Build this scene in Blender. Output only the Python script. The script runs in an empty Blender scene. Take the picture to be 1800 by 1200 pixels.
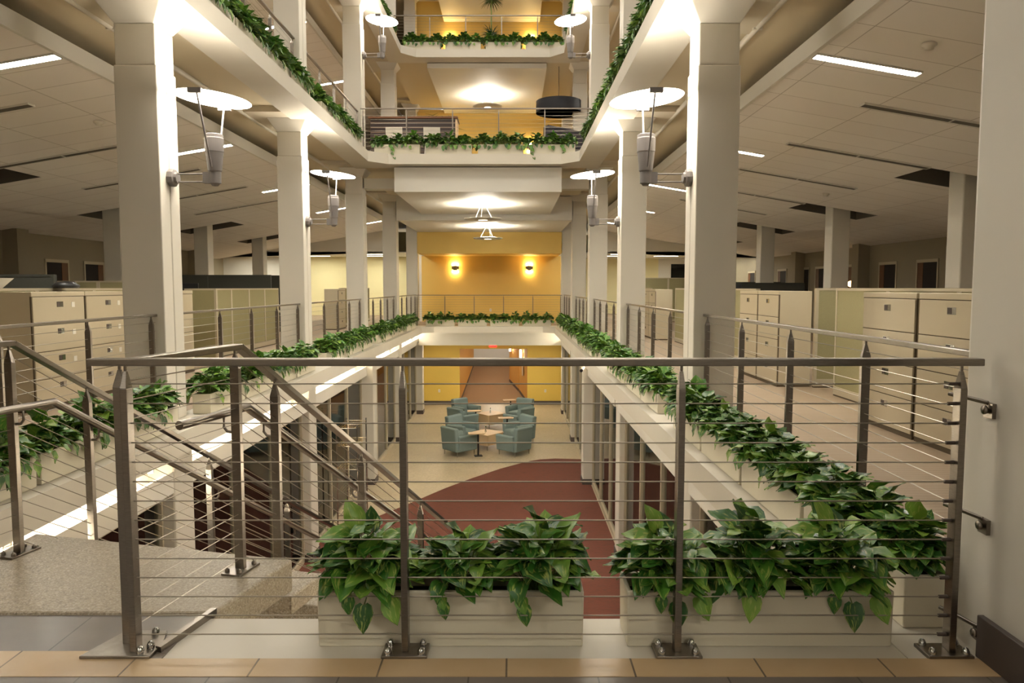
import bpy, math, random
from mathutils import Vector, Matrix
S = bpy.context.scene
COL = S.collection
PI = math.pi

# ---------------------------------------------------------------- camera, world, exposure
F = 1280.0
cam_d = bpy.data.cameras.new('camera'); cam = bpy.data.objects.new('camera', cam_d); COL.objects.link(cam)
cam_d.sensor_width = 36.0; cam_d.lens = F / 1800 * 36.0; cam_d.clip_end = 200; cam_d.clip_start = 0.02
cam.location = (0, 0, 1.37); cam.rotation_euler = (PI / 2 - math.atan(95 / F), 0, 0)
S.camera = cam
W = bpy.data.worlds.new('world'); S.world = W; W.use_nodes = True
W.node_tree.nodes['Background'].inputs[0].default_value = (1.0, 0.95, 0.88, 1)
W.node_tree.nodes['Background'].inputs[1].default_value = 1.0
S.view_settings.view_transform = 'Standard'; S.view_settings.look = 'None'
S.view_settings.gamma = 1.0; S.view_settings.use_curve_mapping = False
S.view_settings.exposure = 0.95
K_DISC = 16.0; K_COVE = 36.0; K_FIX = 105.0; K_PEND = 40.0; K_SCONCE = 34.0; K_FAR = 48.0

# ---------------------------------------------------------------- materials
def lin(c): return tuple((v / 255 / 12.92 if v / 255 <= 0.04045 else ((v / 255 + 0.055) / 1.055) ** 2.4) for v in c) + (1,)
def nmat(name):
    m = bpy.data.materials.new(name); m.use_nodes = True
    nt = m.node_tree; return m, nt, nt.nodes['Principled BSDF']
def node(nt, t, **kw):
    n = nt.nodes.new(t)
    for k, v in kw.items():
        if k.startswith('i_'): n.inputs[k[2:].replace('_', ' ')].default_value = v
        else: setattr(n, k, v)
    return n
def coord(nt, kind='Object', scale=None):
    t = node(nt, 'ShaderNodeTexCoord')
    if scale is None: return t.outputs[kind]
    mp = node(nt, 'ShaderNodeMapping'); mp.inputs['Scale'].default_value = scale
    nt.links.new(t.outputs[kind], mp.inputs['Vector']); return mp.outputs[0]
def mix(nt, fac, a, b):
    n = node(nt, 'ShaderNodeMix', data_type='RGBA')
    for i, v in ((0, fac), (6, a), (7, b)):
        if hasattr(v, 'node'): nt.links.new(v, n.inputs[i])
        else: n.inputs[i].default_value = v
    return n.outputs[2]
def simple(name, c, rough=0.6, metal=0.0, var=0.06, scale=3.0, bump=0.0, bscale=60.0, spec=0.5):
    m, nt, b = nmat(name)
    c1 = lin(c); c2 = tuple(v * (1 - var * 2) for v in c1[:3]) + (1,)
    n = node(nt, 'ShaderNodeTexNoise'); n.inputs['Scale'].default_value = scale; n.inputs['Detail'].default_value = 5
    nt.links.new(coord(nt), n.inputs['Vector'])
    nt.links.new(mix(nt, n.outputs[0], c1, c2), b.inputs['Base Color'])
    b.inputs['Roughness'].default_value = rough; b.inputs['Metallic'].default_value = metal
    b.inputs['Specular IOR Level'].default_value = spec
    if bump:
        n2 = node(nt, 'ShaderNodeTexNoise'); n2.inputs['Scale'].default_value = bscale
        nt.links.new(coord(nt), n2.inputs['Vector'])
        bp = node(nt, 'ShaderNodeBump'); bp.inputs['Strength'].default_value = bump; bp.inputs['Distance'].default_value = 0.01
        nt.links.new(n2.outputs[0], bp.inputs['Height']); nt.links.new(bp.outputs[0], b.inputs['Normal'])
    return m
def emit(name, c, k):
    m, nt, b = nmat(name)
    b.inputs['Base Color'].default_value = lin(c)
    b.inputs['Emission Color'].default_value = lin(c); b.inputs['Emission Strength'].default_value = k
    return m
def ramp(nt, src, stops):
    r = node(nt, 'ShaderNodeValToRGB'); e = r.color_ramp.elements
    while len(e) < len(stops): e.new(0.5)
    for el, (p, c) in zip(e, stops): el.position = p; el.color = c
    nt.links.new(src, r.inputs[0]); return r.outputs[0]

M = {}
M['paint'] = simple('cream_paint', (214, 207, 192), 0.55, var=0.03, bump=0.05, bscale=20)
M['column'] = simple('column_paint', (210, 204, 191), 0.5, var=0.02)
M['concrete'] = simple('painted_concrete', (212, 201, 178), 0.6, var=0.10, scale=1.6, bump=0.12, bscale=8)
M['white'] = simple('white_drywall', (222, 218, 208), 0.6, var=0.02)
M['yellow'] = simple('yellow_wall', (232, 197, 108), 0.6, var=0.05, scale=1.2)
M['yellow2'] = simple('yellow_wall_lower', (226, 194, 92), 0.6, var=0.04, scale=1.2)
M['orange'] = simple('orange_wall', (216, 166, 82), 0.6, var=0.05)
M['palewall'] = simple('pale_yellow_wall', (236, 226, 178), 0.6, var=0.03)
M['greywall'] = simple('office_wall', (150, 140, 118), 0.7, var=0.03)
M['dark'] = simple('dark_base', (84, 73, 66), 0.6, var=0.08)
M['black'] = simple('black_plastic', (22, 22, 24), 0.4, var=0.05)
M['maroon'] = simple('maroon_wall', (92, 36, 28), 0.7, var=0.06)
M['planter'] = simple('planter_glaze', (214, 206, 184), 0.45, var=0.04, scale=2)
M['soil'] = simple('soil', (38, 30, 24), 0.9, var=0.3, scale=40, bump=0.5, bscale=80)
M['cabinet'] = simple('cabinet_enamel', (196, 183, 156), 0.35, var=0.02)
M['gap'] = simple('shadow_gap', (90, 76, 56), 0.7, var=0.05)
M['chrome'] = simple('chrome', (200, 200, 198), 0.15, 1.0, var=0.02)
M['paper'] = simple('paper', (236, 232, 222), 0.7, var=0.03)
M['fabric'] = simple('partition_fabric', (160, 152, 112), 0.9, var=0.08, scale=60, bump=0.2, bscale=300)
M['fabricdk'] = simple('partition_fabric_dark', (66, 66, 58), 0.9, var=0.08, scale=60)
M['frame'] = simple('partition_trim', (188, 176, 150), 0.4, var=0.02)
M['lampgrey'] = simple('lamp_housing', (122, 116, 113), 0.5, 0.0, var=0.03)
M['chair'] = simple('chair_fabric', (132, 150, 148), 0.85, var=0.07, scale=30, bump=0.15, bscale=250)
M['maple'] = simple('maple', (222, 192, 152), 0.4, var=0.06, scale=5)
M['doorwood'] = simple('door_wood', (104, 64, 32), 0.5, var=0.12, scale=5)
M['doordark'] = simple('dark_opening', (34, 27, 22), 0.8, var=0.1)
M['redpot'] = simple('red_pot', (190, 40, 30), 0.4, var=0.05)
M['drum'] = simple('drum_fabric', (40, 40, 44), 0.8, var=0.05)
M['patt'] = simple('patterned_fabric', (54, 48, 52), 0.85, var=0.3, scale=18)
M['stoolwhite'] = simple('white_plastic', (228, 222, 210), 0.4, var=0.02)
M['frond'] = simple('frond', (62, 92, 40), 0.5, var=0.25, scale=3)
M['frondlight'] = simple('frond_light', (150, 140, 60), 0.5, var=0.25, scale=3)
M['plenum'] = simple('plenum_grey', (104, 98, 88), 0.9, var=0.05)
M['red_sign'] = emit('exit_sign_red', (255, 30, 20), 2.0)
M['signwhite'] = emit('exit_sign_face', (255, 80, 70), 1.2)
M['disc'] = emit('lamp_disc_glow', (255, 245, 228), K_DISC)
M['cove'] = emit('cove_tube', (255, 243, 220), K_COVE)
M['fix'] = emit('ceiling_diffuser', (255, 250, 236), K_FIX)
M['far'] = emit('far_diffuser', (255, 250, 232), K_FAR)
M['pend'] = emit('pendant_glow', (255, 246, 228), K_PEND)
M['pendlens'] = emit('pendant_lens', (255, 246, 228), 2.5)
M['sconce'] = emit('sconce_glow', (255, 222, 150), K_SCONCE)
M['drumlight'] = emit('drum_diffuser', (210, 200, 188), 0.25)
M['orb'] = emit('orb_glow', (255, 200, 130), 6.0)
M['hallglow'] = emit('hall_sconce_glow', (255, 245, 220), 6.0)

def m_steel():
    m, nt, b = nmat('brushed_steel')
    n = node(nt, 'ShaderNodeTexNoise'); n.inputs['Scale'].default_value = 30
    nt.links.new(coord(nt, 'Object', (1, 1, 14)), n.inputs['Vector'])
    nt.links.new(mix(nt, n.outputs[0], lin((122, 115, 107)), lin((154, 146, 136))), b.inputs['Base Color'])
    b.inputs['Metallic'].default_value = 1.0; b.inputs['Roughness'].default_value = 0.28
    return m
M['steel'] = m_steel()
M['cable'] = simple('steel_cable', (170, 162, 148), 0.35, 0.9, var=0.05, scale=200)

def m_office_floor(name, under):
    m, nt, b = nmat(name)
    w = node(nt, 'ShaderNodeTexWave', wave_type='BANDS', bands_direction='Y'); w.inputs['Scale'].default_value = 5.2; w.inputs['Distortion'].default_value = 0.6; w.inputs['Detail'].default_value = 3; w.inputs['Detail Scale'].default_value = 4
    nt.links.new(coord(nt), w.inputs['Vector'])
    n = node(nt, 'ShaderNodeTexNoise'); n.inputs['Scale'].default_value = 6
    nt.links.new(coord(nt, 'Object', (0.4, 9, 1)), n.inputs['Vector'])
    c = mix(nt, w.outputs[1], lin((154, 135, 114)), lin((170, 151, 128)))
    c = mix(nt, n.outputs[0], c, lin((142, 122, 98)))
    g = node(nt, 'ShaderNodeNewGeometry'); sx = node(nt, 'ShaderNodeSeparateXYZ'); nt.links.new(g.outputs['Normal'], sx.inputs[0])
    th = node(nt, 'ShaderNodeMath', operation='GREATER_THAN'); th.inputs[1].default_value = 0.5; nt.links.new(sx.outputs[2], th.inputs[0])
    nt.links.new(mix(nt, th.outputs[0], lin(under), c), b.inputs['Base Color'])
    b.inputs['Roughness'].default_value = 0.75
    return m
M['offloor'] = m_office_floor('office_carpet', (206, 192, 162))

def m_tiles(name, tw, th, c1, c2, mort, ox=0, oy=0, off=0.5, rough=0.4, msize=0.004, noise=0.35, cd=None):
    m, nt, b = nmat(name)
    t = node(nt, 'ShaderNodeTexCoord'); mp = node(nt, 'ShaderNodeMapping'); mp.inputs['Location'].default_value = (ox, oy, 0)
    nt.links.new(t.outputs['Object'], mp.inputs['Vector'])
    br = node(nt, 'ShaderNodeTexBrick', offset=off, squash=1.0)
    br.inputs['Scale'].default_value = 1.0; br.inputs['Brick Width'].default_value = tw; br.inputs['Row Height'].default_value = th
    br.inputs['Mortar Size'].default_value = msize; br.inputs['Mortar Smooth'].default_value = 0.0; br.inputs['Bias'].default_value = 0
    br.inputs['Color1'].default_value = lin(c1); br.inputs['Color2'].default_value = lin(c2); br.inputs['Mortar'].default_value = lin(mort)
    nt.links.new(mp.outputs[0], br.inputs['Vector'])
    out = br.outputs[0]
    if cd:
        n = node(nt, 'ShaderNodeTexNoise'); n.inputs['Scale'].default_value = 4; n.inputs['Detail'].default_value = 6
        nt.links.new(coord(nt), n.inputs['Vector'])
        f = ramp(nt, n.outputs[0], [(0.45, (0, 0, 0, 1)), (0.7, (noise, noise, noise, 1))])
        out = mix(nt, f, out, lin(cd))
    nt.links.new(out, b.inputs['Base Color']); b.inputs['Roughness'].default_value = rough
    return m
M['ceil'] = m_tiles('ceiling_tile', 1.16, 0.615, (243, 238, 231), (240, 234, 227), (196, 188, 178), 0.0, 0.2, 0.0, 0.9, 0.006)
M['tiledark'] = m_tiles('dark_floor_tile', 0.457, 0.305, (118, 108, 98), (110, 101, 93), (70, 62, 55), 0.382, 0.105, 0.5, 0.35, 0.003, 0.5, (134, 122, 108))
M['tilebeige'] = m_tiles('beige_floor_tile', 0.4572, 0.5, (196, 166, 124), (188, 160, 120), (92, 76, 58), 0.02, 0.1, 0.0, 0.35, 0.0035, 0.5, (206, 182, 146))

def m_terrazzo(name, base, chips, sc, rough):
    m, nt, b = nmat(name)
    v = node(nt, 'ShaderNodeTexVoronoi', feature='F1'); v.inputs['Scale'].default_value = sc
    nt.links.new(coord(nt), v.inputs['Vector'])
    sp = node(nt, 'ShaderNodeSeparateColor'); nt.links.new(v.outputs['Color'], sp.inputs[0])
    c = ramp(nt, sp.outputs[0], [(0.0, lin(chips[0])), (0.35, lin(base)), (0.65, lin(base)), (1.0, lin(chips[1]))])
    n = node(nt, 'ShaderNodeTexNoise'); n.inputs['Scale'].default_value = 0.8; n.inputs['Detail'].default_value = 4
    nt.links.new(coord(nt), n.inputs['Vector'])
    c = mix(nt, n.outputs[0], c, lin(tuple(int(x * 0.88) for x in base)))
    nt.links.new(c, b.inputs['Base Color']); b.inputs['Roughness'].default_value = rough
    return m
M['terrazzo'] = m_terrazzo('terrazzo_step', (172, 158, 134), ((112, 102, 88), (214, 204, 186)), 150, 0.45)
M['groundfl'] = m_terrazzo('polished_floor', (198, 182, 152), ((176, 160, 132), (210, 196, 170)), 30, 0.36)

def m_redcarpet():
    m, nt, b = nmat('red_carpet')
    n = node(nt, 'ShaderNodeTexNoise'); n.inputs['Scale'].default_value = 7; n.inputs['Detail'].default_value = 6
    nt.links.new(coord(nt, 'Object', (1.2, 4, 1)), n.inputs['Vector'])
    nt.links.new(ramp(nt, n.outputs[0], [(0.3, lin((94, 54, 38))), (0.55, lin((108, 56, 40))), (0.75, lin((86, 56, 42)))]), b.inputs['Base Color'])
    b.inputs['Roughness'].default_value = 0.9; return m
M['redcarpet'] = m_redcarpet()
M['hallcarpet'] = simple('hall_carpet', (158, 126, 90), 0.9, var=0.06, scale=10)

def m_leaf():
    m, nt, b = nmat('pothos_leaf')
    g = node(nt, 'ShaderNodeNewGeometry')
    uv = node(nt, 'ShaderNodeTexCoord')
    mp = node(nt, 'ShaderNodeMapping'); mp.inputs['Scale'].default_value = (5.5, 1.6, 1)
    nt.links.new(uv.outputs['UV'], mp.inputs['Vector'])
    cx = node(nt, 'ShaderNodeCombineXYZ'); ml = node(nt, 'ShaderNodeMath', operation='MULTIPLY'); ml.inputs[1].default_value = 57.0
    nt.links.new(g.outputs['Random Per Island'], ml.inputs[0])
    for i in range(3): nt.links.new(ml.outputs[0], cx.inputs[i])
    nt.links.new(cx.outputs[0], mp.inputs['Location'])
    n = node(nt, 'ShaderNodeTexNoise'); n.inputs['Scale'].default_value = 1.6; n.inputs['Detail'].default_value = 3
    nt.links.new(mp.outputs[0], n.inputs['Vector'])
    base = ramp(nt, g.outputs['Random Per Island'], [(0.0, lin((30, 68, 24))), (0.35, lin((50, 100, 32))), (0.7, lin((76, 128, 40))), (1.0, lin((122, 156, 58)))])
    f = ramp(nt, n.outputs[0], [(0.54, (0, 0, 0, 1)), (0.66, (0.85, 0.85, 0.85, 1))])
    nt.links.new(mix(nt, f, base, lin((164, 174, 88))), b.inputs['Base Color'])
    b.inputs['Roughness'].default_value = 0.38
    return m
M['leaf'] = m_leaf()
M['stem'] = simple('plant_stem', (120, 140, 70), 0.5, var=0.1)

def m_glass():
    m, nt, b = nmat('clear_glass')
    for n in list(nt.nodes):
        if n.type != 'OUTPUT_MATERIAL': nt.nodes.remove(n)
    o = nt.nodes['Material Output']
    tr = node(nt, 'ShaderNodeBsdfTransparent'); tr.inputs[0].default_value = (0.86, 0.9, 0.88, 1)
    gl = node(nt, 'ShaderNodeBsdfGlossy'); gl.inputs['Roughness'].default_value = 0.03
    fr = node(nt, 'ShaderNodeFresnel'); fr.inputs[0].default_value = 1.5
    mx = node(nt, 'ShaderNodeMixShader'); nt.links.new(fr.outputs[0], mx.inputs[0]); nt.links.new(tr.outputs[0], mx.inputs[1]); nt.links.new(gl.outputs[0], mx.inputs[2])
    nt.links.new(mx.outputs[0], o.inputs[0]); return m
M['glass'] = m_glass()
def m_stripes():
    m, nt, b = nmat('dark_striped_wood')
    w = node(nt, 'ShaderNodeTexWave', wave_type='BANDS', bands_direction='Z'); w.inputs['Scale'].default_value = 2.6
    nt.links.new(coord(nt), w.inputs['Vector'])
    nt.links.new(ramp(nt, w.outputs[1], [(0.0, lin((44, 30, 27))), (0.86, lin((50, 35, 31))), (0.96, lin((120, 100, 84)))]), b.inputs['Base Color'])
    b.inputs['Roughness'].default_value = 0.45; return m
M['stripes'] = m_stripes()

# ---------------------------------------------------------------- mesh builder
class MB:
    def __init__(s): s.v = []; s.f = []; s.mi = []; s.sm = []; s.uv = {}; s.cur = 0
    def add(s, vs, fs, smooth=False):
        o = len(s.v); s.v += [tuple(p) for p in vs]
        for f in fs: s.f.append(tuple(i + o for i in f)); s.mi.append(s.cur); s.sm.append(smooth)
        return s
    def box(s, x0, x1, y0, y1, z0, z1):
        return s.add([(x0, y0, z0), (x1, y0, z0), (x1, y1, z0), (x0, y1, z0), (x0, y0, z1), (x1, y0, z1), (x1, y1, z1), (x0, y1, z1)],
                     [(3, 2, 1, 0), (4, 5, 6, 7), (0, 1, 5, 4), (1, 2, 6, 5), (2, 3, 7, 6), (3, 0, 4, 7)])
    def frustum(s, b, t, z0, z1):   # b,t = (x0,x1,y0,y1)
        P = [(b[0], b[2], z0), (b[1], b[2], z0), (b[1], b[3], z0), (b[0], b[3], z0), (t[0], t[2], z1), (t[1], t[2], z1), (t[1], t[3], z1), (t[0], t[3], z1)]
        return s.add(P, [(3, 2, 1, 0), (4, 5, 6, 7), (0, 1, 5, 4), (1, 2, 6, 5), (2, 3, 7, 6), (3, 0, 4, 7)])
    def prism(s, pts, z0, z1):
        n = len(pts); a = sum(pts[i][0] * pts[(i + 1) % n][1] - pts[(i + 1) % n][0] * pts[i][1] for i in range(n))
        if a < 0: pts = pts[::-1]
        v = [(x, y, z0) for x, y in pts] + [(x, y, z1) for x, y in pts]
        return s.add(v, [tuple(range(n))[::-1], tuple(range(n, 2 * n))] + [(i, (i + 1) % n, n + (i + 1) % n, n + i) for i in range(n)])
    def slant(s, prof, axis, a0, a1):  # extrude closed profile along axis; prof 2D in remaining axes
        n = len(prof); v = []
        for a in (a0, a1):
            for p, q in prof: v.append({'x': (a, p, q), 'y': (p, a, q)}[axis])
        return s.add(v, [tuple(range(n)), tuple(range(n, 2 * n))[::-1]] + [(i, n + i, n + (i + 1) % n, (i + 1) % n) for i in range(n)])
    def tube(s, pts, r, n=8, caps=True):
        pts = [Vector(p) for p in pts]; rings = []
        up = Vector((0, 0, 1)); o = len(s.v); v = []
        for i, p in enumerate(pts):
            d = (pts[min(i + 1, len(pts) - 1)] - pts[max(i - 1, 0)]).normalized()
            a = d.cross(up)
            if a.length < 1e-3: a = d.cross(Vector((0, 1, 0)))
            a.normalize(); b = a.cross(d).normalized()
            rr = r[i] if isinstance(r, (list, tuple)) else r
            for k in range(n):
                t = 2 * PI * k / n; v.append(p + a * math.cos(t) * rr + b * math.sin(t) * rr)
        fs = []
        for i in range(len(pts) - 1):
            for k in range(n): fs.append((i * n + k, i * n + (k + 1) % n, (i + 1) * n + (k + 1) % n, (i + 1) * n + k))
        s.add(v, fs, n > 4)
        if caps: s.add(v[:n], [tuple(range(n))]); s.add(v[-n:], [tuple(range(n))[::-1]])
        return s
    def lathe(s, prof, c=(0, 0, 0), n=24, axis='z', smooth=True):
        v = []; fs = []
        for r, h in prof:
            for k in range(n):
                t = 2 * PI * k / n; x, y = r * math.cos(t), r * math.sin(t)
                p = (x, y, h) if axis == 'z' else (h, x, y)
                v.append((p[0] + c[0], p[1] + c[1], p[2] + c[2]))
        for i in range(len(prof) - 1):
            for k in range(n): fs.append((i * n + k, i * n + (k + 1) % n, (i + 1) * n + (k + 1) % n, (i + 1) * n + k))
        s.add(v, fs, smooth)
        if prof[0][0] > 1e-5: s.add(v[:n], [tuple(range(n))[::-1]])
        if prof[-1][0] > 1e-5: s.add(v[-n:], [tuple(range(n))])
        return s
    def xf(s, mat, start=0):
        for i in range(start, len(s.v)): s.v[i] = tuple(mat @ Vector(s.v[i]))
        return s
    def mesh(s, name, mats):
        me = bpy.data.meshes.new(name); me.from_pydata(s.v, [], s.f); 
        for m in (mats if isinstance(mats, (list, tuple)) else [mats]): me.materials.append(M[m])
        me.polygons.foreach_set('material_index', s.mi); me.polygons.foreach_set('use_smooth', s.sm)
        me.update(); return me
    def build(s, name, mats, parent=None, bevel=0, world=True, seg=2):
        if parent is not None and world:
            L = rootloc(parent)
            s.v = [(p[0] - L[0], p[1] - L[1], p[2] - L[2]) for p in s.v]
        o = bpy.data.objects.new(name, s.mesh(name, mats)); COL.objects.link(o)
        if parent is not None: o.parent = parent
        if bevel:
            b = o.modifiers.new('bevel', 'BEVEL'); b.width = bevel; b.segments = seg; b.limit_method = 'ANGLE'; b.angle_limit = 0.6
        return o
def rootloc(o):
    L = Vector((0, 0, 0))
    while o is not None: L = L + Vector(o.location); o = o.parent
    return L
def thing(name, label, cat, loc=(0, 0, 0), rotz=0, group=None):
    o = bpy.data.objects.new(name, None); COL.objects.link(o); o.empty_display_size = 0.1
    o.location = loc; o.rotation_euler = (0, 0, rotz); tag(o, label, cat, group); return o
def tag(o, label, cat, group=None):
    o['label'] = label; o['category'] = cat
    if group: o['group'] = group
    return o
def struct(name, mb, m, bevel=0):
    o = mb.build(name, m, None, bevel); o['kind'] = 'structure'; return o
def dup(src, loc, rotz=0, label=None, scale=None):
    def cp(o, par):
        c = o.copy(); COL.objects.link(c)
        if par is not None: c.parent = par
        for ch in o.children: cp(ch, c)
        return c
    r = cp(src, None); r.location = loc; r.rotation_euler = (0, 0, rotz)
    if label: r['label'] = label
    if scale: r.scale = scale
    return r
class Proto:          # the first placement moves the prototype itself
    def __init__(s, root): s.r = root; s.used = False
    def put(s, loc, rotz=0, label=None):
        if not s.used:
            s.used = True; s.r.location = loc; s.r.rotation_euler = (0, 0, rotz)
            if label: s.r['label'] = label
            return s.r
        return dup(s.r, loc, rotz, label)
ORD = ['first', 'second', 'third', 'fourth', 'fifth', 'sixth', 'seventh', 'eighth']
R = random.Random(7)

# ---------------------------------------------------------------- layout (metres; camera at x=0, y=0)
XL, XR = -3.48, 1.82           # inner faces of the columns
FL, FR = -3.14, 1.47           # slab edges towards the atrium
CW = 0.42
YC = [2.35, 7.3, 12.25, 17.2, 22.1, 27.0]
F0 = -3.36
LV = [(0.0, 4.08, 25.7), (4.34, 7.94, 16.5), (8.20, 11.84, 21.5)]   # floor, soffit above, y of the back slab edge
XWL, XWR = -11.95, 10.8
NAMES = ['main-level', 'second-level', 'third-level']
RLX, RRX = -3.58, 1.94         # railing lines
PLX, PRX = -3.365, 1.675       # planter centre lines

# ---------------------------------------------------------------- large structure
struct('floor_ground', MB().box(-9.5, 8.5, 0.5, 52, F0 - 0.2, F0), 'groundfl')
red = [(-3.7, 2.0), (-3.7, 13.6), (-3.16, 14.1), (-2.7, 14.9), (-2.25, 15.67), (-1.6, 16.85), (-0.99, 17.8), (-0.3, 18.75), (0.2, 19.3), (0.5, 19.6), (0.78, 19.78), (1.2, 19.88), (1.9, 19.8), (1.9, 17.4), (1.9, 2.0)]
struct('floor_ground_carpet', MB().prism(red, F0, F0 + 0.006), 'redcarpet')
for (z0, zs, yb), nm in zip(LV, ('main', 'second', 'third')):
    t = 0.11
    struct('floor_left_' + nm, MB().box(-16, -3.62, -9, 43, z0 - t, z0), 'offloor')
    struct('floor_right_' + nm, MB().box(1.99, 12, 2.9 if z0 == 0 else -9, 43, z0 - t, z0), 'offloor')
    # painted ledge ring carrying the planters, with chamfered back corners
    ch = 0.38
    led = MB()
    y0 = 2.94; t = 0.225
    led.prism([(-3.62, -3), (FL, -3), (FL, yb - ch), (FL + ch, yb), (FR - ch, yb), (FR, yb - ch), (FR, 2.6), (1.99, 2.6), (1.99, yb + 0.55), (-3.62, yb + 0.55)], z0 - t, z0 - 0.001)
    struct('trim_ledge_' + nm, led, 'paint')
    struct('floor_back_' + nm, MB().box(-3.62, 1.99, yb + 0.55, 29.3 if z0 == 0 else 27.6, z0 - t, z0), 'offloor')
struct('floor_roof_level', MB().box(-16, FL, -9, 43, 11.84, 12.1).box(FR, 12, -9, 43, 11.84, 12.1).box(FL, FR, 26.0, 43, 11.84, 12.1), 'concrete')
# foreground landing of the camera's walkway
struct('floor_front', MB().box(-3.62, 12, -9, 2.60, -0.26, 0.0).box(-3.62, -1.30, 2.60, 3.0, -0.2, 0.0), 'tiledark')
struct('floor_front_border', MB().box(-3.62, 1.99, 2.475, 2.60, -0.05, 0.002).box(-3.62, -1.35, 2.60, 2.655, -0.05, 0.002), 'tilebeige')
struct('trim_front_ledge', MB().box(-1.40, 1.99, 2.595, 2.94, -0.26, -0.006), 'paint')
struct('floor_walkway_above', MB().box(FL, FR, -9, 1.6, 4.08, 4.34).box(FL, FR, -9, 1.6, 7.94, 8.2), 'concrete')
struct('wall_front', MB().box(-16, 12, -9.2, -9, F0, 12.1), 'white')

# stair: rotated about 14 degrees
SD = Vector((0.24, 0.97, 0)).normalized(); SP = Vector((-SD.y, SD.x, 0))   # down direction, left of it
PB = Vector((-1.30, 3.45, 0)); PA = Vector((-2.52, 3.66, 0)); SL = 0.61
lan = MB()
lan.prism([(-3.0 + 0.36, 2.96), (-1.25, 2.96), (-1.10, 3.56), (-2.64, 3.95)], -0.15, 0.012)
n0 = Vector((-1.10, 3.56, 0)); n1 = Vector((-2.64, 3.95, 0))
for i in range(18):
    z = -0.175 * (i + 1); a = n0 + SD * (0.287 * i - 0.02); b = n1 + SD * (0.287 * i - 0.02); c = b + SD * 0.32; d = a + SD * 0.32
    lan.prism([(a.x, a.y), (d.x, d.y), (c.x, c.y), (b.x, b.y)], z - 0.10, z)
struct('stair_flight', lan, 'terrazzo', 0.012)
struct('trim_stair_edge', MB().prism([(-1.345, 2.655), (-1.32, 2.645), (-1.245, 2.98), (-1.27, 2.985)], -0.01, 0.022), 'steel')

# outer office walls and far zone
for (z0, zs, yb), nm in zip(LV, ('main', 'second', 'third')):
    struct('wall_left_' + nm, MB().box(XWL - 0.15, XWL, -9, 28.0, z0, zs).box(-14.35, -14.2, 28, 43, z0, zs).box(-14.35, XWL, 28.0, 28.1, z0, zs), 'greywall')
    struct('wall_right_' + nm, MB().box(XWR, XWR + 0.15, -9, 43, z0, zs), 'greywall')
    struct('wall_end_' + nm, MB().box(-16, -10.6, 36, 36.15, z0, zs).box(7.6, 12, 38, 38.15, z0, zs), 'white')
    struct('wall_end_yellow_' + nm, MB().box(-10.6, -3.6, 36.0, 36.15, z0, zs).box(1.9, 7.6, 38, 38.15, z0, zs), 'palewall')
    yw = 29.3 if z0 == 0 else 27.6
    struct('wall_core_' + nm, MB().box(-3.75, -3.62, yw, 38, z0, zs).box(1.99, 2.1, yw, 38, z0, zs), 'white')
struct('wall_back_main', MB().box(-3.62, 1.99, 29.3, 29.45, 0, 2.62), 'yellow')
struct('wall_back_second', MB().box(-3.62, 1.99, 27.6, 27.75, 4.34, 7.94), 'yellow')
struct('wall_back_third', MB().box(-3.62, 1.99, 27.6, 27.75, 8.2, 11.84), 'yellow')
struct('trim_yellow_bulkhead', MB().box(-3.5, 1.85, 27.0, 29.3, 2.62, 3.4), 'yellow')

# suspended boxes over the back galleries
struct('ceiling_box_main', MB().box(-2.68, 1.13, 16.8, 21.9, 3.54, 4.09), 'white')
struct('ceiling_bay_main', MB().box(-3.46, 1.80, 22.45, 27.05, 3.40, 3.5).box(-3.46, 1.80, 22.0, 22.45, 3.37, 4.08), 'white')
struct('ceiling_box_second', MB().box(-2.5, 1.02, 22.0, 27.58, 7.81, 7.95), 'white')
struct('trim_beam_main', MB().box(-3.46, -2.7, 17.25, 17.6, 3.67, 3.91).box(1.15, 1.8, 17.25, 17.6, 3.67, 3.91), 'paint')
struct('ceiling_box_third', MB().box(-2.5, 1.02, 24.6, 27.58, 11.1, 11.84), 'white')

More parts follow.
